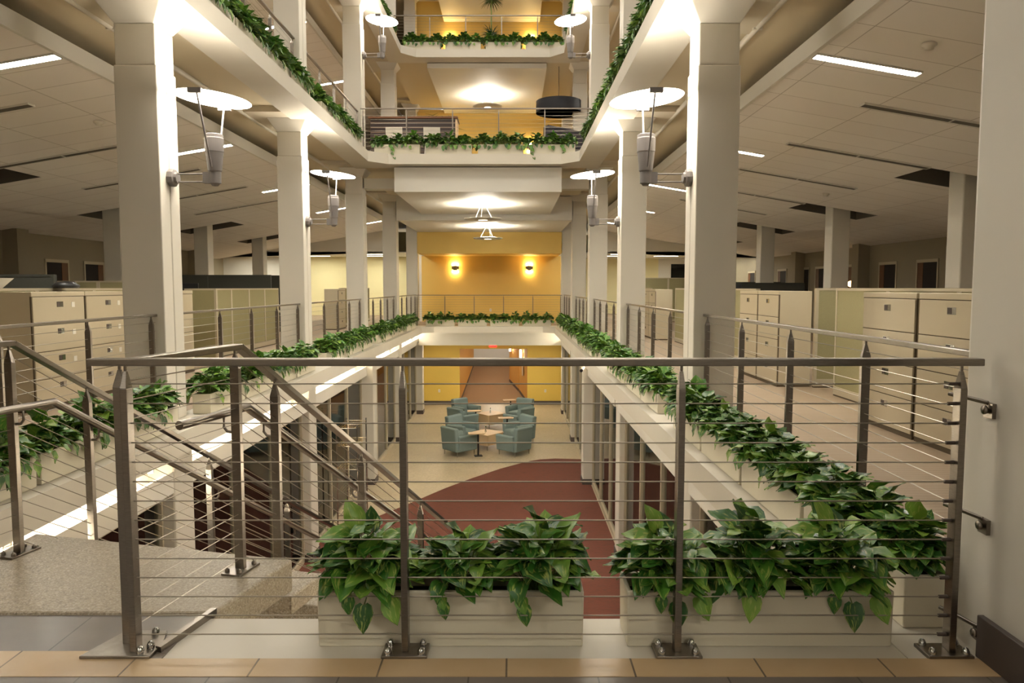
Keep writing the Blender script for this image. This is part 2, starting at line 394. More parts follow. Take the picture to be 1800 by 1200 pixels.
# sloped office ceilings with openings round the interior columns
IXR, IXL = 7.5, -9.17
def sloped(side, zt, holes, y1, nm, z0, zs):
    xa, xb = (3.28, XWR) if side > 0 else (-4.93, -14.2)
    k = 0.17
    xs = sorted({xa, xb} | {h[0] for h in holes} | {h[1] for h in holes}); ys = sorted({-9, y1} | {h[2] for h in holes} | {h[3] for h in holes})
    zf = lambda x: max(zt - k * abs(x - xa), zt - 1.30)
    if side < 0: xs = sorted(set(xs) | {xa - 1.30 / k})
    mb = MB(); mp = MB()
    for i in range(len(xs) - 1):
        for j in range(len(ys) - 1):
            cx, cy = (xs[i] + xs[i + 1]) / 2, (ys[j] + ys[j + 1]) / 2
            if any(h[0] < cx < h[1] and h[2] < cy < h[3] for h in holes): continue
            a, b, c, d = xs[i], xs[i + 1], ys[j], ys[j + 1]
            mb.add([(a, c, zf(a)), (a, d, zf(a)), (b, d, zf(b)), (b, c, zf(b)), (a, c, zf(a) + .03), (a, d, zf(a) + .03), (b, d, zf(b) + .03), (b, c, zf(b) + .03)],
                   [(0, 1, 2, 3), (7, 6, 5, 4), (0, 3, 7, 4), (1, 5, 6, 2), (0, 4, 5, 1), (3, 2, 6, 7)])
    struct('ceiling_' + nm, mb, 'ceil')
    for h in holes:
        zz = max(zf(h[0]), zf(h[1])) + 0.45
        mp.box(h[0], h[1], h[2], h[3], zz, zz + 0.04)
        for xx in h[:2]: mp.box(xx - .01, xx + .01, h[2], h[3], zf(xx) + .005, zz)
        for yy in h[2:]: mp.slant([(h[0], zf(h[0]) + .005), (h[1], zf(h[1]) + .005), (h[1], zz), (h[0], zz)], 'y', yy - .01, yy + .01)
    if holes: struct('ceiling_recess_' + nm, mp, 'plenum')
    e = -0.05 * side
    struct('trim_bulkhead_' + nm, MB().box(min(xa, xa + e), max(xa, xa + e), -9, y1, zt - 0.02, zt + 0.17), 'white')
    struct('trim_header_' + nm, MB().slant([(xa, zt), (xb, zf(xb)), (xb, z0 + 2.87), (xa, z0 + 2.87)], 'y', y1, y1 + 0.1), 'white')
    struct('ceiling_far_' + nm, MB().box(min(xa, xb), max(xa, xb), y1, 38, z0 + 2.87, z0 + 2.9).box(min(xa, -3.7 if side < 0 else 2.05), max(xa, -3.7 if side < 0 else 2.05), y1, 38, z0 + 2.87, z0 + 2.9), 'white')
    return zf
ZF = {}
for li, ((z0, zs, yb), nm) in enumerate(zip(LV, ('main', 'second', 'third'))):
    zt = z0 + 3.9 if li == 0 else z0 + 3.42
    rows = [12.25, 17.2, 22.1, 27.0] if li == 0 else []
    hr = [(6.77, 8.45, y - 0.25, y + 0.85) for y in rows]; hl = [(-10.05, -8.35, y - 0.25, y + 0.85) for y in rows]
    ZF[li, 1] = sloped(1, zt, hr, 31.5, 'right_' + nm, z0, zs)
    ZF[li, -1] = sloped(-1, zt, hl, 31.5, 'left_' + nm, z0, zs)

# columns
def column(xa, xb, y, z0, zs, side):
    mb = MB(); h1 = zs - 0.60; h2 = zs - 0.20
    g = y + CW / 2; inn = xb if side < 0 else xa
    lo, hi = (xa, xb) if side < 0 else (xa, xb)
    mb.box(xa, xb, y, g - 0.008, z0, h1).box(xa, xb, g + 0.008, y + CW, z0, h1)
    mb.box(xa + 0.012, xb - 0.012, g - 0.01, g + 0.01, z0, h1)
    c = 0.012
    n = (xa + c, xb - c, y + c, y + CW - c)
    mb.box(n[0], n[1], n[2], n[3], h1, h2)
    fl = 0.13
    mb.frustum(n, (n[0] - fl, n[1] + fl, n[2] - fl, n[3] + fl), h2, zs + 0.0)
    struct('column', mb, 'column', 0.014)
for li, (z0, zs, yb) in enumerate(LV):
    zcap = zs - 0.02
    for y in YC[1:]:
        column(XL - CW, XL, y, z0, zs + 0.06, -1); column(XR, XR + CW, y, z0, zs + 0.06, 1)
        dp = MB()
        for xc in (XL - CW / 2, XR + CW / 2): dp.box(xc - (0.62 if xc < 0 else 0.5), xc + (0.5 if xc < 0 else 0.62), y - 0.5, y + CW + 0.5, zs + 0.06, zs + 0.15)
        struct('trim_drop_panel', dp, 'concrete')
    if li == 0:
        struct('column', MB().box(1.75, 2.25, 2.22, 2.80, -0.2, 4.1).box(1.75, 2.25, 2.0, 2.22, -0.2, 4.1), 'column', 0.03)
        struct('baseboard_right', MB().box(1.725, 1.75, 1.4, 2.62, 0, 0.16).box(1.75, 2.25, 1.4, 2.0, 0.0, 4.1), ['dark'], 0.004)
        for y in YC[1:]:
            for xi in (IXR, IXL - CW): struct('column', MB().box(xi, xi + CW, y, y + CW, z0, z0 + 3.75), 'column', 0.02)
        for y in YC[2:]:
            struct('column', MB().box(XWR - 0.35, XWR, y, y + CW, z0, z0 + 2.7), 'greywall')
            if y < 28: struct('column', MB().box(XWL, XWL + 0.35, y, y + CW, z0, z0 + 2.75), 'greywall')
# pipes beneath the slabs
for li, (z0, zs, yb) in enumerate(LV[:2]):
    for x, s_ in ((-4.29, 'left'), (2.63, 'right')):
        p = MB().tube([(x, 3, zs + 0.07), (x, 33, zs + 0.07)], 0.035, 8)
        for y in range(5, 32, 3): p.box(x - 0.05, x + 0.05, y, y + 0.04, zs + 0.04, zs + 0.16)
        o = p.build('sprinkler_pipe', 'paint'); tag(o, 'cream sprinkler pipe under the %s slab above the %s balcony' % ('second-level' if li == 0 else 'third-level', s_), 'pipe')

# ground floor columns, lintels, coves, glazing
GCL = [-3.44, -3.44, -3.30, -3.42, -3.34]; GCR = [1.82, 1.83, 1.70, 1.82, 1.86]
for i, y in enumerate(YC[1:]):
    for xi, sgn in ((GCL[i], -1), (GCR[i], 1)):
        a, b = (xi - 0.46, xi) if sgn < 0 else (xi, xi + 0.46)
        struct('column', MB().box(a, b, y, y + 0.44, F0, -0.26), 'column', 0.02)
        struct('baseboard_column', MB().box(a - 0.012, b + 0.012, y - 0.012, y + 0.452, F0, F0 + 0.14), 'dark')
WIN = 0
for i in range(6):
    y0 = YC[i] + 0.44 if i else 0.6; 
    if i == 5: break
    y1 = YC[i + 1]
    for sgn in (-1, 1):
        xb = -3.45 if sgn < 0 else 1.80; d = -1 if sgn < 0 else 1
        a, b = sorted((xb, xb + d * 0.03))
        struct('trim_lintel', MB().box(a, b, y0, y1, -0.72, -0.50), 'white')
        a, b = sorted((xb + d * 0.03, xb + d * 0.28))
        struct('trim_cove', MB().box(a, b, y0, y1, -0.72, -0.70).box(*sorted((xb + d * 0.26, xb + d * 0.28)), y0, y1, -0.70, -0.26), 'white')
        for k in range(3):
            ya = y0 + 0.15 + (y1 - y0 - 0.3) / 3 * k; yb_ = ya + (y1 - y0 - 0.3) / 3 - 0.06
            xx = xb + d * 0.12
            t = thing('cove_light', 'cove tube behind the %s lower lintel, %s of three, bay %s column %s' % ('left' if sgn < 0 else 'right', ORD[k], 'before' , ORD[i]), 'light', (xx, ya, -0.46), 0, 'cove tubes behind the lower lintels')
            MB().tube([(xx, ya, -0.42), (xx, yb_, -0.42)], 0.016, 8).build('tube', 'cove', t)
            MB().box(xx - 0.03, xx + 0.03, ya, ya + 0.02, -0.46, -0.40).box(xx - 0.03, xx + 0.03, yb_ - .02, yb_, -0.46, -0.40).build('holder', 'white', t)
        # glazing
        WIN += 1
        xg = xb + d * 0.16; fr = MB(); gl = MB()
        nm_ = 3; stp = (y1 - y0) / nm_
        for k in range(nm_ + 1):
            yy = y0 + stp * k; fr.box(xg - 0.04, xg + 0.04, yy - 0.03, yy + 0.03, F0, -0.72)
        fr.box(xg - 0.04, xg + 0.04, y0, y1, F0, F0 + 0.10).box(xg - 0.04, xg + 0.04, y0, y1, -0.80, -0.72)
        gl.box(xg - 0.004, xg + 0.004, y0 + 0.03, y1 - 0.03, F0 + 0.1, -0.8)
        w = fr.build('window_%d' % WIN, 'frame'); w['kind'] = 'structure'
        g = gl.build('pane', 'glass', w)
struct('wall_ground_left', MB().box(-8.2, -8.05, 0.5, 12.4, F0, -0.26), 'maroon')
struct('wall_ground_left_far', MB().box(-8.2, -8.05, 12.4, 29.3, F0, -0.26), 'greywall')
struct('wall_ground_right', MB().box(6.4, 6.55, 0.5, 12.4, F0, -0.26), 'maroon')
struct('wall_ground_right_far', MB().box(6.4, 6.55, 12.4, 29.3, F0, -0.26), 'greywall')
struct('wall_ground_partition', MB().box(-8.1, -3.75, 12.4, 12.55, F0, -0.26).box(-8.1, -3.75, 17.3, 17.45, F0, -0.26).box(-8.1, -3.75, 22.2, 22.35, F0, -0.26).box(2.1, 6.4, 12.4, 12.55, F0, -0.26).box(2.1, 6.4, 17.3, 17.45, F0, -0.26).box(2.1, 6.4, 22.2, 22.35, F0, -0.26), 'greywall')
struct('wall_ground_front', MB().box(-9.5, 8.5, 0.3, 0.5, F0, -0.26), 'maroon')
struct('ceiling_ground', MB().box(-8.1, -3.75, 0.5, 29.3, -0.8, -0.74).box(2.1, 6.4, 0.5, 29.3, -0.8, -0.74), 'ceil')
# infill side panels on the far bays (solid walls between the last columns)
struct('wall_ground_panel', MB().box(-3.72, -3.62, 27.4, 29.3, F0, -0.26).box(1.99, 2.1, 27.4, 29.3, F0, -0.26), 'column')
# back lintel and lower yellow wall with corridor
struct('trim_lintel_back', MB().box(-3.40, 1.85, 26.5, 26.6, -0.74, -0.26), 'white')
struct('ceiling_ground_back', MB().box(-3.62, 1.99, 26.6, 29.3, -0.72, -0.66), 'white')
CX0, CX1 = -2.12, 0.62
ztop = -1.10
struct('wall_ground_back', MB().box(-3.62, CX0, 29.3, 29.5, F0, -0.66).box(CX1, 1.99, 29.3, 29.5, F0, -0.66).box(CX0, CX1, 29.3, 29.5, ztop, -0.66), 'yellow2')
struct('baseboard_ground_back', MB().box(-3.62, CX0, 29.28, 29.3, F0, F0 + 0.14).box(CX1, 1.99, 29.28, 29.3, F0, F0 + 0.14), 'dark')
struct('floor_corridor', MB().box(CX0 - 1, CX1 + 1.0, 29.32, 48, F0, F0 + 0.008), 'hallcarpet')
cw = MB().slant([(CX0, 29.5), (CX0 - 0.15, 29.5), (CX0 - 0.55, 42), (CX0 - 0.4, 42)], 'y', 0, 0) if False else MB()
cw.prism([(CX0, 29.5), (CX0 - 0.15, 29.5), (CX0 - 0.35, 44), (CX0 - 0.2, 44)], F0, ztop + 0.3)
cw.prism([(CX1, 29.5), (CX1 + 0.15, 29.5), (CX1 + 0.15, 33.0), (CX1 - 0.3, 33.0), (CX1 - 0.3, 32.8)], F0, ztop + 0.3)
cw.prism([(CX1 - 0.32, 33.0), (CX1 - 0.10, 33.0), (CX1 - 0.10, 36.5), (CX1 - 0.75, 36.5)], F0, ztop + 0.3)
cw.prism([(CX1 - 0.75, 36.5), (CX1 - 0.6, 36.5), (CX1 - 0.45, 44), (CX1 - 0.6, 44)], F0, ztop + 0.3)
struct('wall_corridor', cw, 'orange')
cb = MB()
cb.prism([(CX0 + .012, 29.5), (CX0, 29.5), (CX0 - 0.2, 44), (CX0 - 0.188, 44)], F0, F0 + 0.13)
cb.prism([(CX1, 29.5), (CX1 - 0.3, 32.8), (CX1 - 0.31, 32.8), (CX1 - 0.014, 29.5)], F0, F0 + 0.13)
cb.prism([(CX1 - 0.32, 32.98), (CX1 - 0.75, 36.5), (CX1 - 0.765, 36.5), (CX1 - 0.34, 32.98)], F0, F0 + 0.13)
struct('baseboard_corridor', cb, 'dark')
struct('wall_corridor_end', MB().box(-4.5, 3, 47.0, 47.1, F0, -0.6), 'white')
struct('baseboard_corridor_end', MB().box(-4.5, -1.0, 46.96, 47.0, F0, F0 + 0.16), 'dark')
struct('ceiling_corridor', MB().box(-4.5, 3, 29.5, 47.1, ztop + 0.02, ztop + 0.06), 'white')

# ---------------------------------------------------------------- plants and planters
def leaf(mb, base, d, up, L, w, fold, droop, uvs):
    d = d.normalized(); side = d.cross(up)
    if side.length < 1e-3: side = Vector((1, 0, 0))
    side.normalize(); n = side.cross(d).normalized()
    st = [(0.0, 0.16), (0.10, 0.36), (0.28, 0.46), (0.52, 0.40), (0.78, 0.20), (1.0, 0.0)]
    vs = []; fs = []; uu = []
    cols = (-1, -0.5, 0, 0.5, 1)
    for i, (t, ww) in enumerate(st):
        for u in cols:
            tt = t - (0.10 * abs(u) if i < 2 else 0.03 * abs(u) * (1 if i < 4 else 0))
            x = u * ww * w; z = fold * abs(u) * ww * w - droop * tt * tt * L + 0.04 * L * math.sin(9 * tt + 3 * u)
            p = base + d * (tt * L) + side * (x * 1.0) + n * z
            vs.append(p); uu.append((u * 0.5 + 0.5, tt))
    for i in range(len(st) - 1):
        for j in range(4):
            fs.append((i * 5 + j, i * 5 + j + 1, (i + 1) * 5 + j + 1, (i + 1) * 5 + j))
    o = len(mb.v); mb.add(vs, fs, True)
    for k, q in enumerate(uu): mb.uv[o + k] = q
def set_uv(me, uv):
    l = me.uv_layers.new(name='UVMap')
    for lp in me.loops: l.data[lp.index].uv = uv.get(lp.vertex_index, (0, 0))
def clump(seed, n, rx, ry, h, L0, L1, trail, long_trail=0):
    r = random.Random(seed); mb = MB()
    def stem(a, b, rad=0.0025):
        a, b = Vector(a), Vector(b); m = (a + b) / 2 + Vector((0, 0, 0.02))
        mb.cur = 1; mb.tube([a, m, b], rad, 3, False); mb.cur = 0
    for i in range(n):
        az = r.uniform(0, 2 * PI); q = math.sqrt(r.uniform(0.0, 1)); 
        p = Vector((math.cos(az) * rx * q, math.sin(az) * ry * q, 0.05 + h * (1 - 0.72 * q ** 1.7) * r.uniform(0.35, 1.08)))
        e = r.uniform(0.2, 1.1) - 0.8 * q + (0.3 if r.random() < 0.2 else 0)
        a2 = az + r.uniform(-0.8, 0.8)
        d = Vector((math.cos(a2) * math.cos(e), math.sin(a2) * math.cos(e), math.sin(e)))
        up = Vector((r.uniform(-.35, .35), r.uniform(-.5, .2) , 1))
        L = r.uniform(L0, L1)
        leaf(mb, p, d, up, L, L * r.uniform(0.85, 1.05), r.uniform(0.1, 0.5), r.uniform(0.05, 0.35), None)
        if r.random() < 0.6: stem((p.x * 0.25, p.y * 0.25, -0.01), p)
    for i in range(trail):
        sg = -1 if r.random() < 0.65 else 1
        p = Vector((r.uniform(-rx, rx), sg * r.uniform(0.11, 0.14), r.uniform(0.0, 0.06)))
        d = Vector((r.uniform(-.5, .5), sg * 0.35, -1)); up = Vector((0, sg * 1.0, 0.3))
        L = r.uniform(L0, L1) * 0.85
        leaf(mb, p, d, up, L, L * 0.9, r.uniform(0.1, 0.4), r.uniform(0.0, 0.2), None)
        stem((p.x * 0.8, sg * 0.03, 0.02), p)
    for i in range(long_trail):
        sg = -1; x = r.uniform(-rx, rx); pts = [Vector((x, -0.04, 0.03)), Vector((x, -0.12, 0.02))]
        for k in range(r.randint(3, 6)): pts.append(pts[-1] + Vector((r.uniform(-.05, .05), r.uniform(-.015, .005), -0.075)))
        mb.cur = 1; mb.tube(pts, 0.0022, 3, False); mb.cur = 0
        for p in pts[2:]:
            d = Vector((r.uniform(-1, 1), -0.4, -0.8)); L = r.uniform(L0, L1) * 0.75
            leaf(mb, p, d, Vector((0, -1, .3)), L, L * 0.95, 0.3, 0.1, None)
    me = mb.mesh('pothos_plant', ['leaf', 'stem']); set_uv(me, mb.uv); return me
CL_BIG = [clump(11 + i, 120, 0.16, 0.115, 0.215, 0.075, 0.128, 4, 0) for i in range(5)]
CL_MID = [clump(41 + i, 105, 0.19, 0.13, 0.20, 0.08, 0.125, 9, 1 if i == 3 else 0) for i in range(6)]
def trough():
    w, d, h, t = 1.02, 0.2, 0.22, 0.018
    mb = MB(); x, y = w / 2, d / 2
    o = [(-x, -y), (x, -y), (x, y), (-x, y)]; i_ = [(-x + t, -y + t), (x - t, -y + t), (x - t, y - t), (-x + t, y - t)]
    tp = 0.006
    v = [(a * (1 - tp), b * (1 - tp * 3), 0) for a, b in o] + [(a, b, h) for a, b in o] + [(a, b, h) for a, b in i_] + [(a, b, h - 0.07) for a, b in i_]
    f = [(3, 2, 1, 0)]
    for k in range(4):
        n = (k + 1) % 4
        f += [(k, n, 4 + n, 4 + k), (4 + k, 4 + n, 8 + n, 8 + k), (8 + k, 8 + n, 12 + n, 12 + k)]
    mb.add(v, f)
    return mb.build('trough', 'planter', None, 0.006)
TR = trough(); TRD = TR.data
SOIL = MB().box(-0.49, 0.49, -0.08, 0.08, 0.13, 0.165).mesh('soil', 'soil')
bpy.data.objects.remove(TR)
def planter(loc, rotz, label, group, big=False, seed=0, xs=(-0.31, 0.0, 0.31), hi=1.0):
    t = thing('planter', label, 'planter', loc, rotz, group)
    o = bpy.data.objects.new('trough', TRD); COL.objects.link(o); o.parent = t
    b = o.modifiers.new('bevel', 'BEVEL'); b.width = 0.006; b.segments = 2; b.limit_method = 'ANGLE'
    o = bpy.data.objects.new('soil', SOIL); COL.objects.link(o); o.parent = t
    r = random.Random(seed)
    for x in xs:
        me = r.choice(CL_BIG if big else CL_MID)
        o = bpy.data.objects.new('pothos_plant', me); COL.objects.link(o); o.parent = t
        fl = 0 if (big or r.random() < 0.6) else PI
        o.location = (x + r.uniform(-.03, .03), 0, 0.17); o.rotation_euler = (0, 0, fl + r.uniform(-.15, .15)); s = r.uniform(0.88, 1.08) if big else r.uniform(1.0, 1.22); o.scale = (min(s, 1.0), s, s * hi)
    return t
planter((-0.235, 2.80, -0.006), 0, 'white trough of pothos behind the front railing, left of the two', 'planters', True, 3, (-0.33, 0.03, 0.36))
planter((0.95, 2.80, -0.006), 0, 'white trough of pothos behind the front railing, right of the two', 'planters', True, 8, (-0.33, 0.03, 0.34), 1.1)
sd = 100
def side_row(li, side):
    global sd
    z0, zs, yb = LV[li]; x = PLX if side < 0 else PRX
    ys = []
    if li == 0: ys += [(0, k, 2.84 + 1.065 * k + 0.51) for k in range(4)]
    elif li == 1: ys += [(0, k, 2.84 + 1.065 * k + 0.51) for k in (2, 3)]
    for n in range(1, 5):
        for k in range(4):
            y = YC[n] + 0.52 + 0.51 + 1.065 * k
            if y + 0.5 < yb - 0.3 and not (li == 2 and n < 2): ys.append((n, k, y))
    for n, k, y in ys:
        if li == 0 and side < 0 and n == 0 and k < 1: continue
        where = ('nearest the camera' if n == 0 else 'beyond the %s column' % ORD[n - 1])
        lab = 'pothos trough on the %s %s ledge, %s %s' % (side < 0 and 'left' or 'right', NAMES[li], ORD[k], where)
        sd += 1
        planter((x, y, z0), PI / 2 if side > 0 else -PI / 2, lab, 'planters', li == 0 and y < 6 and side > 0, sd)
        # flip so the trailing side faces the atrium
for li in range(3):
    side_row(li, -1); side_row(li, 1)
for li in range(3):
    z0, zs, yb = LV[li]
    n = 4; 
    for k in range(n):
        x = -0.835 + (k - 1.5) * (1.16 if li else 1.14); sd += 1
        planter((x, yb + 0.16, z0), 0, 'pothos trough on the %s back ledge facing the camera, %s from the left' % (NAMES[li], ORD[k]), 'planters', False, sd, (-0.37, 0.0, 0.37))

# ---------------------------------------------------------------- railings
def post_mb(mb, x, y, zb, zt, along):   # flat bar set across the rail, tapered to a pin
    a, b = (0.0235, 0.0125) if along == 'y' else (0.0125, 0.0235)
    mb.box(x - a, x + a, y - b, y + b, zb, zt - 0.085)
    mb.frustum((x - a, x + a, y - b, y + b), (x - 0.006, x + 0.006, y - 0.006, y + 0.006), zt - 0.085, zt - 0.022)
    mb.box(x - 0.005, x + 0.005, y - 0.005, y + 0.005, zt - 0.022, zt)
    return mb
def railing_y(x, y0, y1, z0, posts, label, n=12):
    t = thing('cable_railing', label, 'railing', (x, (y0 + y1) / 2, z0), 0, 'cable railings along the balconies')
    MB().box(x - 0.025, x + 0.025, y0, y1, z0 + 1.08, z0 + 1.105).build('top_rail', 'steel', t, 0.003)
    for p in posts: post_mb(MB(), x, p, z0, z0 + 1.08, 'y').build('post', 'steel', t)
    for i in range(n):
        z = z0 + 0.08 + (0.94 / (n - 1)) * i
        MB().tube([(x, y0, z), (x, y1, z)], 0.0024, 4, False).build('cable', 'cable', t)
    return t
def railing_x(y, x0, x1, z0, posts, label, n=12):
    t = thing('cable_railing', label, 'railing', ((x0 + x1) / 2, y, z0), 0, 'cable railings along the balconies')
    MB().box(x0, x1, y - 0.025, y + 0.025, z0 + 1.08, z0 + 1.105).build('top_rail', 'steel', t, 0.003)
    for p in posts: post_mb(MB(), p, y, z0, z0 + 1.08, 'x').build('post', 'steel', t)
    for i in range(n):
        z = z0 + 0.08 + (0.94 / (n - 1)) * i
        MB().tube([(x0, y, z), (x1, y, z)], 0.0024, 4, False).build('cable', 'cable', t)
    return t
for li in range(3):
    z0, zs, yb = LV[li]
    for side, x in ((-1, RLX), (1, RRX)):
        sn = 'left' if side < 0 else 'right'
        for n in range(0, 5):
            if YC[n + 1] > yb + 2: continue
            if li == 2 and n < 1: continue
            y1 = YC[n + 1] + 0.0; y0 = YC[n] + 0.44
            if n == 0: y0 = 3.03 if side > 0 else 2.9
            ps = [y1 - 0.08 - 1.08 * k for k in range(5)]; ps = [p for p in ps if p > y0 + 0.1]
            lab = 'cable railing on the %s %s balcony, %s' % (sn, NAMES[li], 'section nearest the camera' if n == 0 else 'between its %s and %s columns' % (ORD[n - 1], ORD[n]))
            railing_y(x, y0, y1 - 0.0, z0, ps, lab)
    yr = yb + (0.45)
    x0, x1 = (-3.46, 1.80)
    xsn = [-3.40 + 1.29 * k * (1 if li == 0 else 1) + 0.0 for k in range(1, 5)]
    xs_ = [x0 + 0.06] + [x0 + (x1 - x0) / 5 * k for k in range(1, 5)] + [x1 - 0.06]
    railing_x(yr, x0, x1, z0, xs_, 'steel cable railing across the back of the atrium on the %s gallery' % NAMES[li])

# front railing
FY = 2.65
t = thing('front_railing', 'large steel cable railing across the foreground with four posts', 'railing', (0, FY, 0))
MB().box(-1.545, 1.715, FY - 0.025, FY + 0.025, 1.085, 1.112).build('top_rail', 'steel', t, 0.004)
FP = [-1.415, -0.40, 0.62, 1.645]
for x in FP:
    p = post_mb(MB(), x, FY, 0.012, 1.087, 'x').build('post', 'steel', t, 0.002)
for i in range(14):
    z = 0.07 + 0.0729 * i
    MB().tube([(-1.41, FY, z), (1.645, FY, z)], 0.0026, 6, False).build('cable', 'cable', t)
for x in FP[1:3] + [1.625]:
    b = MB(); b.box(x - 0.085, x + 0.085, FY - 0.055, FY + 0.05, -0.004, 0.012)
    pl = b.build('base_plate', 'steel', t, 0.003)
    for dx in (-0.062, 0.062):
        for dy in (-0.035, 0.032): MB().lathe([(0.014, 0.012), (0.014, 0.024), (0.009, 0.034), (0.0, 0.038)], (x + dx, FY + dy, 0), 8).build('bolt', 'chrome', pl)
for i in range(14):
    z = 0.07 + 0.0729 * i; MB().tube([(1.632, FY, z), (1.600, FY, z)], 0.007, 6).build('cable_fitting', 'dark', t)
# corner plate with the landing post
t2 = thing('landing_railing', 'steel cable railing on the right side of the stair, from the corner post', 'railing', (-1.44, FY, 0))
pl = MB().prism([(-1.60, 2.595), (-1.34, 2.595), (-1.335, 2.69), (-1.37, 2.80), (-1.53, 2.80)], 0.0, 0.013).build('base_plate', 'steel', t2, 0.003)
for x, y in ((-1.365, 2.66), (-1.385, 2.62), (-1.40, 2.77)): MB().lathe([(0.015, 0.012), (0.015, 0.026), (0.009, 0.037), (0.0, 0.041)], (x, y, 0), 8).build('bolt', 'chrome', pl)
def stair_pt(P, L, h):
    q = P + SD * L; return Vector((q.x, q.y, h - SL * max(L, 0)))
def bar(mb, a, b, w, h):
    a, b = Vector(a), Vector(b); d = (b - a).normalized(); s = d.cross(Vector((0, 0, 1))).normalized(); u = s.cross(d)
    P = [q + s * (i * w / 2) + u * (j * h / 2) for q in (a, b) for i, j in ((-1, -1), (1, -1), (1, 1), (-1, 1))]
    mb.add(P, [(0, 1, 2, 3), (7, 6, 5, 4), (0, 4, 5, 1), (1, 5, 6, 2), (2, 6, 7, 3), (3, 7, 4, 0)])
    return mb
def stair_rail(t, P, start, Ls, off, name_end, LT=5.4):
    hp = 1.09
    mb = MB(); bar(mb, (start.x, start.y, hp), (P.x, P.y, hp), 0.05, 0.027); bar(mb, (P.x, P.y, hp), stair_pt(P, LT, hp), 0.05, 0.027)
    mb.build('top_rail', 'steel', t, 0.003)
    for L in Ls:
        q = P + SD * L; zt = hp - SL * max(L, 0) - 0.012
        zb = 0.012 if L <= 0 else -SL * L - 0.12
        m = MB(); m.box(-0.0235, 0.0235, -0.0125, 0.0125, zb, zt - 0.085); m.frustum((-0.0235, 0.0235, -0.0125, 0.0125), (-0.006, 0.006, -0.006, 0.006), zt - 0.085, zt - 0.02); m.box(-0.005, .005, -.005, .005, zt - .02, zt + .01)
        m.xf(Matrix.Translation((q.x, q.y, 0)) @ Matrix.Rotation(math.atan2(SD.y, SD.x) - PI / 2, 4, 'Z'))
        m.build('post', 'steel', t, 0.002)
        if L <= 0:
            m = MB().box(-0.085, 0.085, -0.05, 0.05, 0.012, 0.022); 
            for dx in (-.06, .06):
                for dy in (-.032, .032): m.lathe([(0.012, 0.022), (0.012, 0.034), (0.0, 0.044)], (dx, dy, 0), 8)
            m.xf(Matrix.Translation((q.x, q.y, 0)) @ Matrix.Rotation(math.atan2(SD.y, SD.x) - PI / 2 + PI / 2, 4, 'Z')); m.build('base_plate', 'steel', t, 0.002)
    for i in range(14):
        h = 0.07 + 0.0729 * i
        MB().tube([(start.x, start.y, h), (P.x, P.y, h), stair_pt(P, LT, h)], 0.0024, 4, False).build('cable', 'cable', t)
    o2 = SP * off
    hh = 0.77; q = P + o2
    A = q - SD * (0.34 if name_end else 0.75); Bp = q + SD * 0.16; Cp = stair_pt(P, LT, hh) + o2 + Vector((0, 0, SL * 0.16))
    hr = MB().tube([(A.x, A.y, hh), (Bp.x, Bp.y, hh), Cp], 0.021, 12)
    h_ = hr.build('handrail', 'steel', t)
    for L in Ls:
        br = MB()
        q = stair_pt(P, L, hh) + o2; 
        if L > 0: q.z += SL * 0.16
        p = P + SD * L
        br.tube([q - Vector((0, 0, 0.015)), q - Vector((0, 0, 0.065)), q - Vector((0, 0, 0.085)) - o2 * 0.25, Vector((p.x, p.y, q.z - 0.09))], 0.007, 8)
        br.build('handrail_bracket', 'steel', h_)
stair_rail(t2, PB, Vector((-1.455, 2.70, 0)), [-0.03, 0.30, 1.3, 2.35, 3.4, 4.4], 0.07, True)
m = post_mb(MB(), -1.463, 2.70, 0.012, 1.087, 'y').build('post', 'steel', t2, 0.002)
t3 = thing('stair_railing', 'steel cable railing on the far left side of the stair with round handrail', 'railing', (PA.x, PA.y, 0))
stair_rail(t3, PA, PA - SD * 0.75, [-0.02, 0.45, 1.5, 2.5, 3.5, 4.5], -0.07, False)

# cable end brackets on the near right column
for z, w in ((0.93, 'top'), (0.50, 'middle'), (0.09, 'bottom')):
    b = MB(); b.box(1.735, 1.752, 2.605, 2.655, z - 0.035, z + 0.02); b.tube([(1.735, 2.63, z + 0.02), (1.70, 2.70, z + 0.03), (1.67, 2.76, z + 0.035)], 0.008, 8); b.lathe([(0.0, -0.006), (0.016, -0.004), (0.016, 0.006), (0.0, 0.01)], (1.722, 2.63, z - 0.005), 8, 'x')
    tag(b.build('cable_bracket', 'steel'), 'small steel cable bracket bolted to the near right column, %s of three' % w, 'bracket', 'cable brackets')
